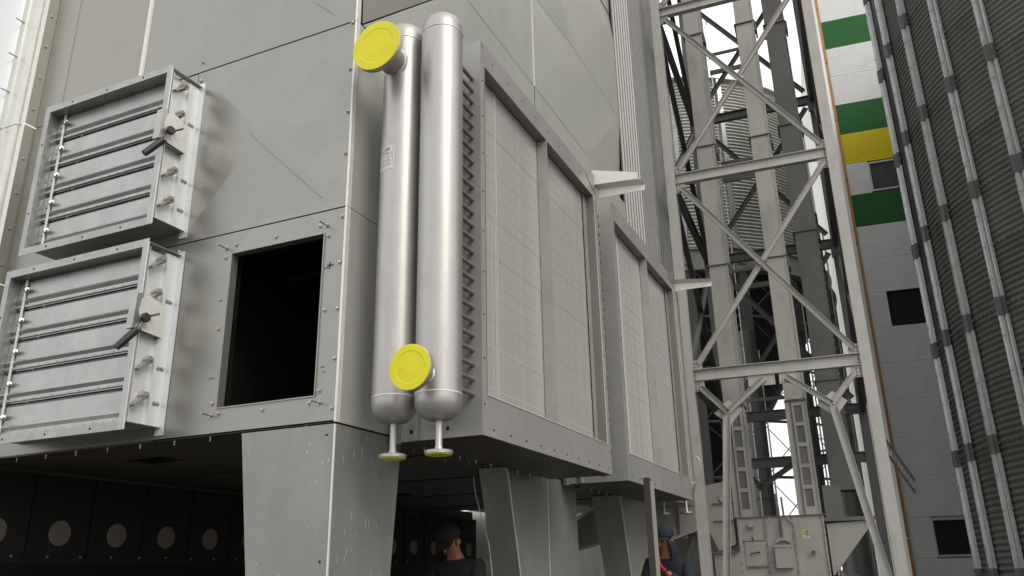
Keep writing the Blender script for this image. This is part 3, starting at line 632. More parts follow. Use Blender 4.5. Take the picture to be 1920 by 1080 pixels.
def tube_brace(p, q, m, w_=.085):
    mb = MB(TF); pr = [(-w_/2, 0), (-w_/2+.006, 0), (-w_/2+.006, .045), (w_/2-.006, .045), (w_/2-.006, 0), (w_/2, 0), (w_/2, .052), (-w_/2, .052)]
    mb.prof(p, q, pr, (0,1,0)); return mb.build('diagonal_brace', m, tow)
for z in BZ[:-1]:
    tube_brace((.17, -.03, z+3.46-.19), (2.47, -.03, z+.17), 'tower')
    mid = ((.17+2.47)/2, z+1.72); 
    a_, b_ = (.17, z+.17), (2.47, z+3.27)
    d_ = Vector((b_[0]-a_[0], b_[1]-a_[1])).normalized()*.06
    tube_brace((a_[0], -.02, a_[1]), (mid[0]-d_.x, -.02, mid[1]-d_.y), 'tower'); tube_brace((mid[0]+d_.x, -.02, mid[1]+d_.y), (b_[0], -.02, b_[1]), 'tower')
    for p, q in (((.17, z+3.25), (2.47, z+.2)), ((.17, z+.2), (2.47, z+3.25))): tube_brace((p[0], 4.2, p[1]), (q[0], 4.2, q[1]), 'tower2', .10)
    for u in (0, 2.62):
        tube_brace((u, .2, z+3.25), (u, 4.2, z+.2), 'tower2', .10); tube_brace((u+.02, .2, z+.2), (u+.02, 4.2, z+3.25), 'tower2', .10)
mb = MB(TF)
for z in BZ:
    for u, s_ in ((.075, 1), (2.545, -1)):
        for dz in (-.24, -.19, -.14, .13, .19):
            for du in (.03, .08): mb.lathe((u+s_*du, .034, z+dz), (0,-1,0), [(0,.011),(.012,.011)], 6)
        for dz in (-.05, 0, .05): mb.lathe((u+s_*.03, .054, z+dz), (0,-1,0), [(0,.010),(.012,.010)], 6)
mb.build('bolts', 'tower2', tow, kind='stuff')
for u in (.08, 2.54):
    for z in BZ[1:]: MB(TF).box(u-.03, u+.06, 4.2, 4.215, z-.35, z-.1).build('gusset', 'tower2', tow)
# Y-shaped portal bracing below the lowest beam
for s in (0, 1):
    f = (lambda u: u) if s == 0 else (lambda u: 2.61-u)
    nd = (f(.55), 3.90)
    def br(p, q, wd=.085):
        tube_brace((p[0], -.03, p[1]), (q[0], -.03, q[1]), 'tower', wd)
    br((f(.17), 4.335), nd); br(nd, (f(1.15), 4.37))
    if s == 0: br((nd[0]-.02, nd[1]-.04), (.16, GZ), .11)
    else: br((nd[0]+.01, nd[1]-.05), (2.60, GZ+.2), .11)
    mb = MB(TF); c = nd; mb.ext([(c[0]-.21, c[1]+.0), (c[0]+.02, c[1]+.19), (c[0]+.22, c[1]+.03), (c[0]+.02, c[1]-.20)], 'y', .025, .035); mb.build('node_plate', 'tower', tow)
    MB(TF).box(f(.9) if s == 0 else f(1.3), f(1.3) if s == 0 else f(.9), .03, .04, 4.27, 4.437).build('gusset', 'tower', tow) if s == 0 else None
MB(TF).box(1.36, 1.6, .03, .04, 4.27, 4.437).build('gusset', 'tower', tow)
MB(TF).ibeam((.075, 4.3, 3.6), (2.545, 4.3, 3.6), .2, .11).build('beam', 'tower2', tow)
tube_brace((.5, 4.2, 3.1), (1.25, 4.2, 3.55), 'tower2', .1); tube_brace((.2, 4.2, 3.55), (.6, 4.2, 3.1), 'tower2', .1)
# short horizontal ties between the elevator trunks
for z, v in ((12.05, 2.6), (9.45, 2.6), (6.9, 2.0), (4.45, 2.0)):
    MB(TF).box(.66, 1.36, v-.02, v+.02, z-.05, z+.01).build('tie_bar', 'tower2', tow)
    MB(TF).box(.62, 1.36, v+.3, v+.34, z-.30, z-.20).build('tie_bar', 'tower2', tow)

# ================================================================== BUCKET ELEVATORS
def trunk_elev(u0s, wd, v0, dp, zs, m, label, boot=None):
    t = thing('bucket_elevator', label, 'elevator', tuple(TF @ Vector((u0s[0], v0, GZ))), 0, 'bucket elevators rising inside the tower')
    for u0 in u0s:
        for z0, z1 in zip(zs, zs[1:]):
            s = MB(TF).box(u0, u0+wd, v0, v0+dp, z0+.012, z1-.012).build('trunk_section', m, t)
            MB(TF).box(u0-.035, u0+wd+.035, v0-.035, v0+dp+.035, z1-.012, z1+.004).build('flange', 'trunk2', s)
            mb = MB(TF)
            mb.box(u0+wd-.004, u0+wd+.016, v0-.020, v0, z0+.02, z1-.02)
            mb.box(u0+wd, u0+wd+.018, v0+dp-.02, v0+dp, z0+.02, z1-.02)
            mb.build('edge_angle', m, s)
            mb = MB(TF); k = int((z1-z0)/.16)
            for i in range(k): mb.box(u0+wd+.016, u0+wd+.024, v0-.014, v0-.004, z0+.08+i*.16, z0+.1+i*.16)
            mb.build('bolts', 'bolt', s, kind='stuff')
            MB(TF).box(u0+wd+.03, u0+wd+.06, v0-.01, v0+.3, z1-.22, z1-.012).build('flange_cheek', 'tower2', s)
    return t
zs = [4.28, 6.86, 9.31, 11.85, 14.4, 16.9, 19.4]
e1 = trunk_elev((.325, 1.335), .325, 1.5, .42, zs, 'trunk', 'twin trunk bucket elevator inside the tower with its boot at ground')
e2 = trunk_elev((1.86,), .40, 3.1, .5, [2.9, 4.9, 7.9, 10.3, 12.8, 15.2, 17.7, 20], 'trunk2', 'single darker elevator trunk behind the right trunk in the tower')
# lower trunk sections with stamped windows down to the boot
for u0 in (.325, 1.335):
    s = MB(TF).box(u0, u0+.325, 1.5, 1.92, 2.42, 4.26).build('trunk_section', 'trunk', e1)
    MB(TF).box(u0-.02, u0+.345, 1.47, 1.93, 4.262, 4.275).build('flange', 'trunk2', s)
    for uu in (u0-.012, u0+.317): MB(TF).box(uu, uu+.02, 1.478, 1.4995, 2.43, 4.25).build('edge_angle', 'trunk', s)
    MB(TF).box(u0+.075, u0+.095, 1.480, 1.4995, 2.43, 4.25).build('edge_angle', 'trunk2', s)
    for i in range(5):
        z = 2.55+i*.34
        mb = MB(TF); mb.box(u0+.13, u0+.25, 1.484, 1.4985, z+.262, z+.275).box(u0+.238, u0+.25, 1.484, 1.4985, z, z+.262); mb.box(u0+.13, u0+.236, 1.496, 1.4992, z, z+.26); mb.build('stamped_window', 'trunk2', s)
    mb = MB(TF)
    for i in range(9):
        for uu in (u0+.005, u0+.325): mb.lathe((uu, 1.478, 2.5+i*.2), (0,-1,0), [(0,.010),(.012,.010)], 6)
    mb.build('bolts', 'bolt', s, kind='stuff')
# boot
U0, U1, VB, ZT = .345, 1.69, 1.40, 2.40
boot = MB(TF).box(U0, U1, VB, VB+.62, GZ, ZT).build('boot_casing', 'trunk', e1)
MB(TF).box(U0-.03, U1+.03, VB-.03, VB+.65, ZT+.001, ZT+.016).build('boot_flange', 'trunk2', boot)
for u in (U0+.015, .775, .80, 1.215, 1.235, U1-.025):
    MB(TF).box(u, u+.016, VB-.022, VB-.001, GZ, ZT-.004).build('boot_rib', 'trunk', boot)
mb = MB(TF)
for u in (U0+.02, .79, 1.225, U1-.015):
    for i in range(16): mb.lathe((u+random.uniform(-.01,.01), VB-.022, GZ+.1+i*.135), (0,-1,0), [(0,.011),(.013,.011),(.015,.005),(.022,.005)], 6)
mb.build('bolts', 'tube', boot, kind='stuff')
door = MB(TF).box(.44, .765, VB-.018, VB-.001, 1.66, 2.03).build('inspection_door', 'trunk', boot)
MB(TF).box(.42, .775, VB-.024, VB-.001, 2.035, 2.047).build('door_rail', 'trunk2', boot); MB(TF).box(.44, .775, VB-.024, VB-.001, 1.63, 1.645).build('door_rail', 'trunk2', boot)
mb = MB(TF); mb.cyl((.53, VB-.06, 1.85), (.66, VB-.06, 1.865), .009, 8); mb.cyl((.535, VB-.018, 1.85), (.535, VB-.07, 1.85), .012, 8); mb.cyl((.655, VB-.018, 1.865), (.655, VB-.07, 1.865), .012, 8); mb.build('door_handle', 'blackpl', door)
mb = MB(TF); mb.cyl((.58, VB-.03, 2.02), (.57, VB-.03, 2.14), .006, 6); mb.cyl((.60, VB-.04, 2.06), (.60, VB-.04, 2.10), .014, 8); mb.build('latch', 'bolt', boot)
MB(TF).ext([(.53,2.31),(.61,2.31),(.61,2.25),(.53,2.25)], 'y', VB-.08, VB-.001).build('small_box', 'trunk', boot)
for s_, (a, b) in (('cover_box', (.90, 1.15)),):
    bx = MB(TF).box(a, b, VB-.10, VB-.001, 1.62, 1.93).build('cover_box', 'trunk', boot); MB(TF).box(a-.01, b+.01, VB-.115, VB-.001, 1.932, 1.965).build('box_lid', 'tower', bx)
mb = MB(TF)
for i in range(60):
    a = i*.9; mb.cyl((1.03+.026*math.cos(a), VB-.045+.026*math.sin(a), 2.36-i*.0042), (1.03+.026*math.cos(a+.9), VB-.045+.026*math.sin(a+.9), 2.3558-i*.0042), .0045, 5)
mb.cyl((1.03, VB-.045, 2.55), (1.03, VB-.045, 2.04), .011, 8); mb.build('take_up_spring', 'tube', boot)
MB(TF).ext([(.93,2.02),(.98,2.065),(1.09,2.065),(1.15,2.02),(1.15,1.99),(1.08,2.03),(1.0,2.03),(.93,1.99)], 'y', VB-.09, VB-.001).build('bearing_bracket', 'trunk', boot)
MB(TF).bar((.81, VB-.02, 2.30), (.88, VB-.02, 2.395), .03, .03, (0,1,0)).build('corner_stay', 'trunk', boot); MB(TF).bar((1.21, VB-.02, 2.30), (1.14, VB-.02, 2.395), .03, .03, (0,1,0)).build('corner_stay', 'trunk', boot)
mb = MB(TF); mb.cyl((.99, 1.6, 2.42), (.985, 1.6, 2.78), .016, 8); mb.cyl((1.08, 1.6, 2.42), (1.075, 1.6, 2.72), .016, 8); mb.build('threaded_rods', 'tube', boot)
mb = MB(TF); mb.lathe((1.475, VB-.001, 1.84), (0,-1,0), [(0,.035),(.05,.035)], 10); mb.build('sensor', 'tube', boot); MB(TF).lathe((1.475, VB-.052, 1.85), (0,-1,0), [(0,.016),(.002,.016)], 10).build('sensor_hole', 'hole', boot)
st = MB(TF).box(1.345, 1.445, VB-.004, VB-.001, 2.055, 2.185).build('maker_sticker', 'label', boot)
def tmt(u, v, z): p = TF @ Vector((u, v, z)); return face_mtx(p, TF.to_3x3() @ Vector((1,0,0)), (0,0,1))
MB(TF).box(1.352, 1.394, VB-.0055, VB-.0041, 2.10, 2.178).build('print_patch', 'yellowp', st); MB(TF).box(1.394, 1.438, VB-.0055, VB-.0041, 2.10, 2.178).build('print_patch', 'greenp', st)
text('E', .075, tmt(1.374, VB-.0065, 2.14), 'greenp', st); text('S', .075, tmt(1.415, VB-.0065, 2.14), 'yellowp', st)
MB(TF).box(1.37, 1.42, VB-.0055, VB-.0041, 2.072, 2.080).build('printed_line', 'greenp', st)
ws = MB(TF).ext([(.722,1.985),(.772,1.985),(.747,2.025)], 'y', VB-.0225, VB-.019).build('warning_sticker', 'yellowp', boot); text('!', .03, tmt(.747, VB-.0235, 1.998), 'ink', ws)
# inlet hopper to the right of the boot
hop = thing('inlet_hopper', 'grey sheet hopper with sloping side fixed beside the elevator boot', 'hopper', tuple(TF @ Vector((2.0, 1.8, GZ))))
MB(TF).ext([(1.72,2.27),(2.36,2.30),(2.36,2.22),(1.74,1.50),(1.72,1.50)], 'y', 1.45, 2.2).build('hopper_shell', 'trunk', hop)
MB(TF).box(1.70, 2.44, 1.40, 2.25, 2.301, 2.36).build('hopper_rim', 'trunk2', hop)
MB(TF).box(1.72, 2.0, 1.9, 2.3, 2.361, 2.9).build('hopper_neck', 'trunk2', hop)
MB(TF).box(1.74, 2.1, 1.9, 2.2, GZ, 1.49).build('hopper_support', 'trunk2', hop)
# inlet chute on the left of the boot, with round gauge
ch = thing('inlet_chute', 'inclined grey conveyor trough joining the elevator boot from the left', 'conveyor', tuple(TF @ Vector((-.3, 1.4, GZ))))
MB(TF).ext([(-1.9,2.35),(-.15,2.95),(.30,3.02),(.30,2.0),(.02,1.9),(-.15,2.3),(-1.9,1.75)], 'y', 1.45, 1.9).build('trough_shell', 'trunk', ch)
MB(TF).bar((-1.9,1.42,2.37), (-.15,1.42,2.97), .03, .04).build('trough_flange', 'trunk2', ch); MB(TF).bar((-1.9,1.42,1.74), (-.15,1.42,2.30), .03, .04).build('trough_flange', 'tower', ch)
for u in (-1.2, -.62): MB(TF).box(u, u+.03, 1.42, 1.449, 2.0+(u+1.2)*.33, 2.55+(u+1.2)*.33).build('trough_rib', 'trunk2', ch)
MB(TF).box(-.02, .33, 1.42, 1.449, 2.64, 2.66).build('trough_rib', 'trunk2', ch); MB(TF).box(-.02, .33, 1.42, 1.449, 2.36, 2.38).build('trough_rib', 'trunk2', ch)
mb = MB(TF); mb.lathe((.17, 1.44, 2.74), (0,-1,0), [(0,.07),(.03,.07),(.03,.055),(.02,.05),(.02,.002)], 24); mb.build('round_gauge', 'tower', ch)
MB(TF).box(-.02, .36, 1.1, 1.7, GZ, 1.86).build('chute_box', 'trunk', ch); MB(TF).box(-.05, .36, 1.05, 1.75, 1.861, 1.885).build('chute_box_rim', 'trunk2', ch)
MB(TF).box(-.5, -.30, 1.6, 1.75, GZ, 2.2).build('support_post', 'trunk2', ch); MB(TF).box(-1.35, -1.2, 1.6, 1.75, GZ, 1.9).build('support_post', 'trunk2', ch)
mb = MB(TF); mb.bar((-.38,1.5,2.1), (-1.2,1.5,GZ), .06, .06, (0,1,0)); mb.bar((-1.1,1.6,2.0), (-.4,1.6,GZ), .05, .05, (0,1,0)); mb.build('cross_brace', 'tower2', ch)

# ================================================================== FAR HOPPER SILO
def sheet_mesh(name, Rr, ang, H, ncor, amp, m, seg=None, steps=6):
    mb = MB(); seg = seg or max(4, int(math.degrees(ang)/1.6)); nz = ncor*steps
    pts = []
    for j in range(nz+1):
        z = H*j/nz; rr = Rr+amp*math.cos(2*math.pi*j/steps)
        for i in range(seg+1):
            a = ang*i/seg; pts.append((rr*math.sin(a), -rr*math.cos(a), z))
    mb.poly(pts, [(j*(seg+1)+i, j*(seg+1)+i+1, (j+1)*(seg+1)+i+1, (j+1)*(seg+1)+i) for j in range(nz) for i in range(seg)])
    return mb.mesh(name, m, False)
def silo_walls(t, C, Rr, a_from, a_to, da, z0, rows, H, me):
    for k in range(rows):
        a = a_from-(k % 2)*da/2
        while a < a_to:
            link('wall_sheet', me, t, mtx=Matrix.Translation((C[0], C[1], z0+k*H)) @ Matrix.Rotation(a, 4, 'Z')); a += da
cb = R(-12); Cs = Vector((25*math.sin(cb), 25*math.cos(cb), 0)); Rs = 4.3
hs = thing('hopper_silo', 'small corrugated steel silo on legs seen through the tower', 'silo', (Cs.x, Cs.y, GZ))
SH = sheet_mesh('wall_sheet', Rs, R(36), 1.04, 10, .016, 'silo_s', 20)
silo_walls(hs, Cs, Rs, R(-54), R(126), R(36), 9.65, 5, 1.04, SH)
MB().lathe((Cs.x,Cs.y,0), (0,0,1), [(14.86,Rs+.03),(14.93,Rs+.10),(14.97,Rs+.10),(15.02,Rs-.05),(16.6,.4)], 60).build('roof', 'silo_s', hs)
for i in range(10):
    a = R(-20+i*18); d = Vector((math.sin(a), -math.cos(a), 0)); p = Cs+d*(Rs+.05)
    MB().bar(p+Vector((0,0,9.3)), p+Vector((0,0,14.9)), .12, .08, d).build('stiffener', 'stiff', hs)
    p = Cs+d*(Rs+.12)
    MB().bar(p+Vector((0,0,GZ)), p+Vector((0,0,9.2)), .22, .22, d).build('leg', 'trunk2', hs)
MB().lathe((Cs.x,Cs.y,0), (0,0,1), [(9.64,Rs+.1),(9.64,Rs+.22),(9.60,Rs+.22),(9.60,Rs+.14),(9.1,Rs+.14),(9.1,Rs+.28),(9.0,Rs+.28),(9.0,Rs)], 60, False, False).build('ring_beam', 'trunk', hs)
MB().lathe((Cs.x,Cs.y,0), (0,0,1), [(9.1,Rs+.0),(5.2,1.9),(3.6,.35)], 60, False, True).build('cone_hopper', 'cone', hs)
for i in range(9):
    a, b = R(-20+i*18), R(-2+i*18)
    pa, pb = Cs+Vector((math.sin(a),-math.cos(a),0))*(Rs+.2), Cs+Vector((math.sin(b),-math.cos(b),0))*(Rs+.2)
    mb = MB()
    for z in (1.0, 2.35, 3.7, 5.05, 6.4, 7.75):
        mb.cyl(pa+Vector((0,0,z)), pb+Vector((0,0,z)), .035, 6)
        mb.cyl(pa+Vector((0,0,z)), pb+Vector((0,0,z+1.35)), .012, 5); mb.cyl(pb+Vector((0,0,z)), pa+Vector((0,0,z+1.35)), .012, 5)
    mb.build('wind_bracing', 'rod', hs)
# another, darker silo hopper group behind and to the left closes the low view
bs = thing('far_silo', 'dark mossy silo wall far behind the hopper silo legs', 'silo', (-8.5, 34, GZ))
SH2 = sheet_mesh('wall_sheet', 4.0, R(36), 1.04, 10, .016, 'silo_s', 14, 4)
silo_walls(bs, Vector((-9.3, 34, 0)), 4.0, R(-60), R(90), R(36), 6, 10, 1.04, SH2)
MB().lathe((-9.3,34,0), (0,0,1), [(GZ,4.0),(6,4.0)], 40).build('skirt', 'trunk2', bs)
ladder = thing('caged_ladder', 'thin caged ladder climbing the silo behind the left side of the tower', 'ladder', tuple(TF @ Vector((.1, 6.5, GZ))))
mb = MB(TF)
for u in (-.15, .25): mb.cyl((u, 6.5, GZ), (u, 6.5, 16), .025, 6)
mb.build('rails', 'stiff', ladder); mb = MB(TF)
for i in range(50): mb.cyl((-.15, 6.5, .6+i*.3), (.25, 6.5, .6+i*.3), .014, 5)
mb.build('rungs', 'stiff', ladder); mb = MB(TF)
for i in range(14):
    z = 2.5+i; pts = [(.05+.36*math.cos(R(a)), 6.5-.3-.36*math.sin(R(a)), z) for a in range(-40, 221, 26)]
    for p, q in zip(pts, pts[1:]): mb.cyl(p, q, .014, 5)
for a in (20, 90, 160): mb.cyl((.05+.36*math.cos(R(a)), 6.2-.36*math.sin(R(a)), 2.5), (.05+.36*math.cos(R(a)), 6.2-.36*math.sin(R(a)), 15.5), .014, 5)
mb.build('cage', 'stiff', ladder)

for u, v, r_, z1, m_ in ((2.15, 6.0, .24, 9.4, 'trunk2'), (1.55, 7.2, .17, 8.2, 'tower2'), (.42, 6.8, .2, 7.0, 'trunk2')):
    d_ = thing('down_pipe', {2.15: 'stout dark vertical duct behind the right rear leg of the tower', 1.55: 'dark round pipe behind the gap right of the elevator trunks', .42: 'dark vertical duct behind the left elevator trunk'}[u], 'pipe', tuple(TF @ Vector((u, v, GZ))), 0, 'dark vertical pipes behind the tower')
    MB(TF).cyl((u, v, GZ), (u, v, z1), r_, 24).build('pipe_shell', m_, d_, True)
    for k in range(int(z1//1.9)): MB(TF).lathe((u, v, 1.2+k*1.9), (0,0,1), [(0,r_+.04),(.03,r_+.04)], 24).build('pipe_flange', m_, d_)
    MB(TF).cyl((u+r_+.05, v-.1, GZ), (u+r_+.05, v-.1, z1-.5), .018, 6).build('conduit', 'stiff', d_)

# ================================================================== BUILDING
aB = R(5.5); BF = Matrix.Translation((.21, 24, 0)) @ Matrix.Rotation(aB, 4, 'Z')
bld = thing('elevator_building', 'tall building clad in grey, green and yellow panels behind the big silo', 'building', (.3, 24, GZ))
def pmesh(w_, h_, m):
    mb = MB(); n = int(h_/.1); st = h_/n; pts = []; 
    for i in range(n):
        z = i*st; pts += [(z, 0), (z+st*.82, -.0), (z+st*.86, .003), (z+st*.97, .003)]
    pts.append((h_, 0)); k = len(pts)
    mb.poly([(x, y, z) for x in (0, w_) for z, y in pts], [(j, j+1, k+j+1, k+j) for j in range(k-1)])
    mb.poly([(0,0,0),(w_,0,0),(w_,.05,0),(0,.05,0)], [(0,1,2,3)]); mb.poly([(0,0,h_),(w_,0,h_),(w_,.05,h_),(0,.05,h_)], [(0,1,2,3)])
    return mb.mesh('facade_panel', m)
PH = 1.015; base = 5.85-5*PH
wins = {12: (.645, 1.55), 8: (.53, 1.5), 2: (.60, 1.5)}
cache = {}
def panel(u, w_, k, m):
    key = (round(w_, 3), m)
    if key not in cache: cache[key] = pmesh(w_, PH-.005, m)
    link('facade_panel', cache[key], bld, mtx=BF @ Matrix.Translation((u, 0, base+PH*k)))
for k in range(0, 22):
    z = base+PH*k
    m = 'bgreen' if k in (16, 13, 10) else 'byellow' if k == 12 else 'bgrey'
    if k == 0: pass
    kk = {11: (.645, 1.5, .02, .93), 7: (.53, 1.5, .0, 1.0), 1: (.60, 1.45, -.02, .92)}.get(k)
    if kk:
        u0, u1 = kk[0], kk[1]; panel(.004, u0-.05-.004, k, m); panel(u1+.05, 6-u1, k, m)
        zz0, zz1 = z+.03, z+PH-.05
        if k == 7: zz0, zz1 = z+.0, z+PH-.02
        wo = MB(BF).box(u0-.04, u1+.04, .06, .10, z, z+PH-.01).build('window_recess', 'bgrey' if k != 7 else 'hole', bld)
        if k != 7:
            fr = MB(BF).box(u0-.05, u0, -.015, .05, zz0, zz1).box(u1, u1+.05, -.015, .05, zz0, zz1).box(u0, u1, -.015, .05, zz0, zz0+.05).box(u0, u1, -.015, .05, zz1-.05, zz1).build('window', 'wframe', bld)
            MB(BF).box(u0, u1, .03, .035, zz0+.05, zz1-.05).build('pane', 'glass_grey' if k == 11 else 'glass', fr)
        else:
            mb = MB(BF); mb.box(u0-.05, u1+.05, .9, .92, zz0, zz1).box(u0-.04, u0-.035, -.0, .9, zz0, zz1).box(u0, u1, 0, .9, zz1, zz1+.01); mb.build('open_doorway', 'glass', bld)
    else: panel(.004, 6, k, m)
MB(BF).box(.02, 6, .16, .2, GZ, 23).build('inner_wall', 'trunk2', bld)
for k in range(0, 11): MB(BF).box(-.075, .002, -.035, .08, base+PH*2*k-.5, base+PH*2*k+1.5).build('corner_trim', 'orange', bld)
MB(BF).box(-.06, .0, .081, 42, GZ, 23).build('side_wall', 'bwhite', bld)
for v0, v1, z0, z1 in ((1.15,1.75,2.0,3.15),(7.0,8.3,7.6,9.4),(2.2,2.9,11.9,12.9),(3.0,3.7,16,17)):
    f = MB(BF).box(-.072, -.061, v0, v1, z0, z1).build('window', 'brown', bld)
for i in range(7):
    f = MB(BF).box(-.072, -.061, 14+i*3.2, 15.6+i*3.2, 7.3, 10.0).build('window', 'brown', bld); MB(BF).box(-.076, -.0725, 14.2+i*3.2, 15.4+i*3.2, 7.5, 9.8).build('pane', 'glass', f)
for i in range(6): MB(BF).box(-.0625, -.0605, 4+i*6.0, 4.03+i*6.0, GZ, 23).build('wall_joint', 'brown', bld)
# cable ladder bracket
cr = thing('cable_ladder', 'dark slotted steel cable ladder reaching down to the panelled building front', 'cable ladder', (.2, 20, GZ))
mb = MB(); pA, pB = Vector((-.12, 20.4, 4.30)), Vector((.44, 20, 3.10)); dd = Vector((.0, .45, .0)); up = Vector((.03,0,.26))
mb.bar(pA, pB, .05, .04); mb.bar(pA+up*1.1, pB+up, .04, .03); mb.build('near_rail', 'tower2', cr)
mb = MB(); mb.bar(pA+dd+up, pB+dd*.6+up, .04, .04); mb.build('far_rail', 'tower2', cr)
for i in range(14):
    p = pA.lerp(pB, i/13); mb = MB(); mb.bar(p, p+up*(1.1-.1*i/13), .02, .03); mb.bar(p+up, p+dd*(1-.4*i/13)+up, .05, .02); mb.build('rung', 'tower', cr)

# ================================================================== BIG SILO
cb = R(22.5); SC = Vector((19*math.sin(cb), 19*math.cos(cb), 0)); SR = 6.08
big = thing('grain_silo', 'huge dark corrugated grain silo with vertical stiffeners along the right edge', 'silo', (SC.x, SC.y, GZ))
a_cam = math.atan2(-SC.x, SC.y)                        # angle about z of the direction silo -> camera, as used by sheet_mesh (sin,-cos)
def ang_of(adeg): return -R(adeg)-R(22.5)         # adeg measured from silo->camera toward the left limb
BH = 1.015
BS = sheet_mesh('wall_sheet', SR, R(26.25), BH+.0, 10, .011, 'silo', 18)
silo_walls(big, SC, SR, ang_of(90), ang_of(90)+R(150), R(26.25), 1.43-2*BH, 17, BH, BS)
MB().lathe((SC.x,SC.y,0), (0,0,1), [(GZ-.2,SR-.06),(16.6,SR-.06)], 72).build('inner_shell', 'silo', big)
MB().lathe((SC.x,SC.y,0), (0,0,1), [(16.60,SR-.04),(16.66,SR+.16),(18.6,.8)], 48).build('roof', 'silo_s', big)
P2 = [(-.112,.022),(-.086,.022),(-.018,.118),(.026,.118),(.036,.040),(.048,.026),(.064,.022),(.068,.066),(.104,.066),(.106,.022)]
def stiff_mesh(L):
    mb = MB(); n = len(P2); mb.poly([(a, -b, z) for z in (0, L) for a, b in P2], [(i,i+1,n+i+1,n+i) for i in range(n-1)]); return mb.mesh('stiffener', 'stiff')
SM = stiff_mesh(2.03-.30)
mb = MB(); q = [(-.122,.028),(-.10,.028),(-.08,.062),(-.025,.128),(.04,.128),(.05,.074),(.112,.074),(.112,.028)]; n = len(q)
mb.poly([(a, -b, z) for z in (0, .30) for a, b in q], [(i,i+1,n+i+1,n+i) for i in range(n-1)]+[tuple(range(n-1,-1,-1)), tuple(range(n,2*n))]); SPM = mb.mesh('splice', 'splice')
mb = MB()
for i in range(7):
    for x, b in ((-.115, .03), (-.045, .125), (.045,.130)): mb.lathe((x, -b, .03+i*.042), (0,-1,0), [(0,.008),(.008,.008)], 6)
SPB = mb.mesh('splice_bolts', 'splice')
mb = MB()
for i in range(3):
    for x, b in ((-.1,.022),(.03,.1),(-.0,.118)): mb.lathe((x, -b, .3+i*.55), (0,-1,0), [(0,.010),(.012,.010)], 6)
STB = mb.mesh('bolts', 'tube')
for k in range(0, 9):
    ad = 62.95-8.75*k; aa = ang_of(ad)+0
    for j in range(-1, 7):
        z = 1.40+2.03*j
        m0 = Matrix.Translation((SC.x, SC.y, z)) @ Matrix.Rotation(aa, 4, 'Z') @ Matrix.Translation((0, -SR, 0))
        o = link('stiffener', SM, big, mtx=m0 @ Matrix.Translation((0,0,.15))); b_ = link('bolts', STB, o, mtx=m0 @ Matrix.Translation((0,0,.15))); b_['kind'] = 'stuff'
        s = link('splice_plate', SPM, big, mtx=m0 @ Matrix.Translation((0,0,-.15))); b_ = link('bolts', SPB, s, mtx=m0 @ Matrix.Translation((0,0,-.15))); b_['kind'] = 'stuff'
mb = MB()
for r_ in range(16):
    for i in range(120):
        a = ang_of(85)+R(1.1*i); rr = SR+.016; z = 1.43+BH*r_-.02+random.uniform(-.004,.004)
        if i % 1 == 0: mb.box(SC.x+rr*math.sin(a)-.01, SC.x+rr*math.sin(a)+.01, SC.y-rr*math.cos(a)-.01, SC.y-rr*math.cos(a)+.01, z-.008, z+.008)
mb.build('seam_bolts', 'tube', big, kind='stuff')

# ================================================================== SMALL THINGS UNDER THE DRYER
post = thing('prop_post', 'slim grey steel post standing just right of the farthest tapered column', 'post', (-2.07, 7.6, GZ))
MB().box(-2.10, -2.045, 7.58, 7.64, GZ, 2.431).build('post_tube', 'soffit', post); MB().box(-2.044, -2.015, 7.6, 7.63, GZ, 2.40).build('edge_angle', 'trunk', post)
fw = thing('end_wall', 'pale grey sheet panels closing the far end beneath the dryer', 'wall panel', (-6.6, 13, GZ))
for x0, x1, m in ((-7.0,-6.86,'edge'),(-6.80,-6.1,'sheet_side'),(-7.5,-7.05,'trunk2'),(-6.05,-5.4,'trunk2')): MB().box(x0, x1, 13, 13.05, GZ, 2.66).build('sheet_panel', m, fw)
cc = thing('drop_chute', 'plain pale sheet metal chute behind the middle columns', 'chute', (-4.6, 13, GZ))
MB().ext([(-5.3,2.10),(-4.40,2.62),(-4.37,2.07),(-5.3,1.86)], 'y', 13, 13.4).build('chute_shell', 'sheet', cc); MB().bar((-5.3,12.98,2.12), (-4.40,12.98,2.64), .03, .03).build('chute_flange', 'edge', cc)
cabl = thing('hanging_cable', 'thin pale cable hanging beside the person in the black cap', 'cable', (-3.1, 6.2, 2.4))
pts = [Vector((-3.12, 6.3, 2.42)), Vector((-3.11, 6.3, 2.3)), Vector((-3.06, 6.3, 2.12)), Vector((-3.02, 6.3, 1.98)), Vector((-2.98, 6.3, 1.86)), Vector((-2.95, 6.3, 1.6)), Vector((-2.96, 6.35, 1.0)), Vector((-3.0, 6.4, GZ+.02))]
pts = [p-Vector((.10,0,.02)) for p in pts]
mb = MB()
for p, q in zip(pts, pts[1:]): mb.cyl(p, q, .004, 6)
mb.build('cable_strand', 'cable', cabl)
# low brick wall and clutter far behind, seen between the legs
bw = thing('brick_wall', 'low reddish brick wall glimpsed between supports at the bottom', 'wall', (-3, 27, GZ))
MB().box(-6, -2.9, 29, 29.2, GZ, 2.2).build('wall_face', 'brick', bw)

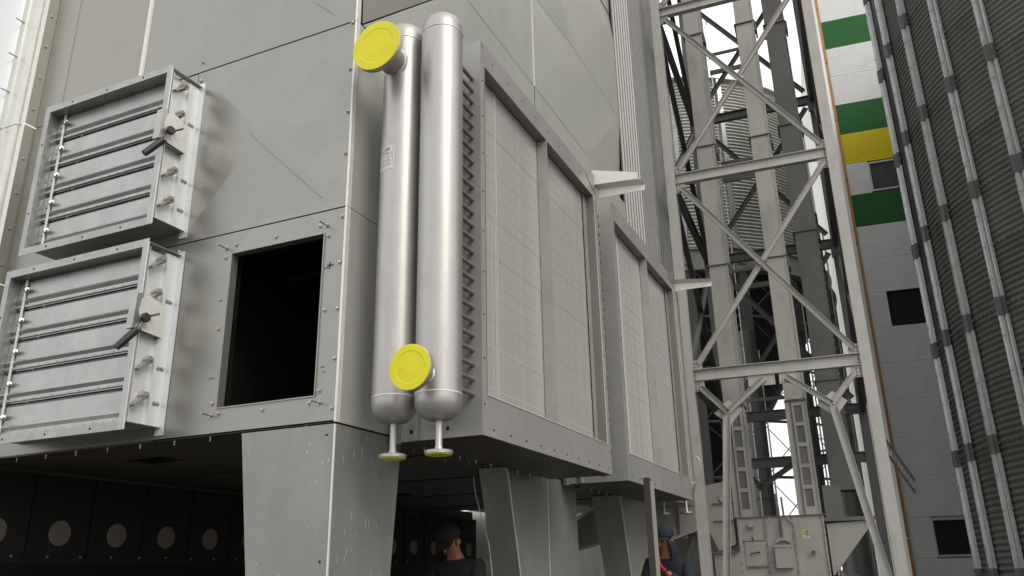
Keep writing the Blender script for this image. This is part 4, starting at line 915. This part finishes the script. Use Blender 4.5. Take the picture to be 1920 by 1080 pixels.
# ================================================================== PEOPLE
def skin_obj(name, joints, edges, m, parent, root=0, lv=2):
    me = bpy.data.meshes.new(name); me.from_pydata([j[0] for j in joints], edges, []); me.update()
    o = link(name, me, parent); me.materials.append(M[m])
    md = o.modifiers.new('skin', 'SKIN'); md.use_smooth_shade = True
    lay = me.skin_vertices[0] if me.skin_vertices else None
    if lay is None:
        bpy.context.view_layer.objects.active = o; bpy.ops.mesh.customdata_skin_add(); lay = me.skin_vertices[0]
    for i, j in enumerate(joints):
        r = j[1] if isinstance(j[1], tuple) else (j[1], j[1]); lay.data[i].radius = r
    lay.data[root].use_root = True
    s = o.modifiers.new('sub', 'SUBSURF'); s.levels = lv; s.render_levels = lv
    return o
def person(loc, rz, label, cloth, bend, headpitch, armR=None, glove=None, cap=None, hood=False):
    t = thing('person', label, 'person', loc, 0, None)
    W = Matrix.Translation(loc) @ Matrix.Rotation(rz, 4, 'Z')
    V = lambda x, y, z: tuple(W @ Vector((x, y, z)))   # local: facing -y
    b = bend
    pel, sp, chest, neck = (0, .0, .94), (0, -.03-b*.2, 1.12), (0, -.06-b*.5, 1.33), (0, -.10-b*.8, 1.49)
    hr = Matrix.Rotation(headpitch, 3, 'X'); hv = lambda z, y=0: Vector(head)+hr @ Vector((0, y, z)); head = (0, neck[1]-.03-.07*math.sin(headpitch), neck[2]+.145-.04*math.sin(headpitch))
    sh = lambda s: (s*.19, chest[1]-.01-b*.2, chest[2]+.09)
    el = lambda s: (s*.25, sh(s)[1]-.06, sh(s)[2]-.30); wr = lambda s: (s*.20, sh(s)[1]-.26, sh(s)[2]-.40)
    if armR: 
        def elr(s): return armR[0]
        def wrr(s): return armR[1]
    J = [(V(*pel), (.15, .11)), (V(*sp), (.14, .10)), (V(*chest), (.16, .11)), (V(*neck), .058), (V(*hv(-.05)), .064), (V(*head), (.074, .088)), (V(*hv(.06, -.01)), (.070, .082))]
    E_ = [(0,1),(1,2),(2,3),(3,4),(4,5),(5,6)]
    def add(p, r, par): J.append((V(*p), r)); E_.append((par, len(J)-1)); return len(J)-1
    hands = {}
    for s in (-1, 1):
        a = add(sh(s), .062, 2); e = armR[0] if (armR and s == armR[2]) else el(s); w_ = armR[1] if (armR and s == armR[2]) else wr(s)
        c = add(e, .045, a); d_ = add(w_, .028, c); hands[s] = (Vector(e), Vector(w_))
        k = add((s*.10, .0, .86), .088, 0); kn = add((s*.11, -.03, .49), .058, k); an = add((s*.11, .02, .09), .040, kn); add((s*.12, -.14, .05), .040, an)
    skin_obj('body', J, E_, 'skin', t)
    # clothes: jacket and trousers, a little outside the body
    Jc = [(V(pel[0], pel[1], pel[2]-.06), (.178, .135)), (V(*sp), (.17, .13)), (V(*chest), (.19, .14)), (V(neck[0], neck[1]+.01, neck[2]-.05), .10), (V(neck[0], neck[1]-.0, neck[2]+.01), .078)]; Ec = [(0,1),(1,2),(2,3),(3,4)]
    for s in (-1, 1):
        e, w_ = hands[s]; n0 = len(Jc)
        Jc += [(V(*sh(s)), .082), (V(*e), .064), (V(*(w_*.9+e*.1)), .048)]; Ec += [(2,n0),(n0,n0+1),(n0+1,n0+2)]
    skin_obj('jacket', Jc, Ec, cloth, t)
    Jt = [(V(0,0,.92), (.165,.125))]; Et = []
    for s in (-1, 1):
        n0 = len(Jt); Jt += [(V(s*.10,0,.82), .105), (V(s*.11,-.03,.49), .078), (V(s*.11,.015,.14), .068)]; Et += [(0,n0),(n0,n0+1),(n0+1,n0+2)]
    skin_obj('trousers', Jt, Et, cloth, t)
    for s in (-1, 1): skin_obj('shoe', [(V(s*.11,.04,.05), .05), (V(s*.115,-.08,.045), .052), (V(s*.12,-.19,.035), .036)], [(0,1),(1,2)], 'black', t)
    # hands with five bent fingers
    for s in (-1, 1):
        e, w_ = hands[s]; d_ = (w_-e).normalized(); side = Vector((1,0,0)); side = (side-d_*side.dot(d_)).normalized(); nrm = d_.cross(side)
        hj = [(w_, .026), (w_+d_*.045, (.034,.02)), (w_+d_*.085, (.038,.018))]; he = [(0,1),(1,2)]
        for f, ln in zip((-.030,-.010,.010,.030), (.8,1,.95,.75)):
            p = w_+d_*.09+side*f; n0 = len(hj); hj += [(p+d_*.012, .0105), (p+d_*.035*ln+nrm*.012, .0095), (p+d_*.045*ln+nrm*.038, .0085), (p+d_*.03*ln+nrm*.052, .0075)]; he += [(2,n0),(n0,n0+1),(n0+1,n0+2),(n0+2,n0+3)]
        n0 = len(hj); p = w_+d_*.035-side*.03*s*1; hj += [(p, .012), (p-side*.022*s+d_*.025+nrm*.012, .0105), (p-side*.02*s+d_*.05+nrm*.028, .009)]; he += [(1,n0),(n0,n0+1),(n0+1,n0+2)]
        skin_obj('glove' if glove else 'hand', [(V(*q), r) for q, r in hj], he, glove or 'skin', t, 0, 2)
    # head details
    HM = W @ Matrix.Translation(head) @ Matrix.Rotation(headpitch, 4, 'X')
    def hp(mb): mb.fr = HM; return mb
    mb = MB(HM); mb.poly([(-.012,-.095,-.02),(.012,-.095,-.02),(0,-.118,-.028),(0,-.09,.022)], [(0,1,2),(0,2,3),(1,3,2)]); mb.build('nose', 'skin', t)
    mb = MB(HM); mb.box(-.022,.022,-.094,-.088,-.055,-.049); mb.build('mouth', 'redglove', t)
    for s in (-1, 1):
        MB(HM).lathe((s*.03,-.086,.012), (0,-1,0), [(0,.010),(.004,.008),(.006,.002)], 10).build('eye', 'ink', t, True)
        MB(HM).lathe((s*.076,.0,-.005), (s,0,0), [(0,.028),(.01,.026),(.014,.012)], 12).build('ear', 'skin', t, True)
    if cap:
        mb = MB(HM); prf = [(0.0,.100),(.02,.103),(.05,.098),(.08,.078),(.10,.045),(.108,.003)]
        mb.lathe((0,.005,.035), (0,.12,1), prf, 28, False, True); c_ = mb.build('cap', cap, t, True)
        mb = MB(HM); n = 9; inner = [(.092*math.sin(R(a)), .005-.097*math.cos(R(a)), .036) for a in range(-56, 57, 14)]; outer = [(.105*math.sin(R(a))*.85, -.05-.115*math.cos(R(a)*1.1), .022) for a in range(-56, 57, 14)]
        k = len(inner); mb.poly(inner+outer+[(x,y,z+.005) for x,y,z in inner+outer], [(i,i+1,k+i+1,k+i) for i in range(k-1)]+[(2*k+i,2*k+i+1,3*k+i+1,3*k+i) for i in range(k-1)]+[(k+i,k+i+1,3*k+i+1,3*k+i) for i in range(k-1)]); mb.build('visor', cap, c_)
    if hood:
        mb = MB(HM); n = 14; pts = []
        for j in range(9):
            th = R(-40+j*24)
            for i in range(n+1):
                ph = R(55+i*(250/n)); rr = .112
                pts.append((rr*math.sin(ph)*math.cos(th*.5)*1.0, -rr*math.cos(ph)*1.08, -.14+.28*j/8))
        sc_ = [.95,1.0,1.02,1.04,1.04,1.0,.88,.62,.05]
        pts = [(x*sc_[i//(n+1)], y*sc_[i//(n+1)], z-.03) for i, (x, y, z) in enumerate(pts)]
        mb.poly(pts, [(j*(n+1)+i, j*(n+1)+i+1, (j+1)*(n+1)+i+1, (j+1)*(n+1)+i) for j in range(8) for i in range(n)]); mb.build('hood', cap or cloth, t, True)
    return t, W
p1, W1 = person((-3.27, 6.30, GZ), R(-6), 'person in black jacket and black cap looking down under the dryer', 'black', .12, R(36), None, None, 'black')
mb = MB(W1); mb.box(.06, .125, -.235, -.228, 1.35, 1.38); mb.build('chest_badge', 'label', p1)
mb = MB(W1); mb.box(.066, .119, -.2365, -.2355, 1.356, 1.374); mb.build('badge_print', 'ink', p1)
p2, W2 = person((-2.02, 8.10, GZ), R(-8), 'person in navy jacket with dark hood and red gloves behind the slim post', 'navy', .02, R(10),
                ((.24, -.20, 1.16), (.09, -.38, 1.35), 1), 'redglove', 'navy', True)
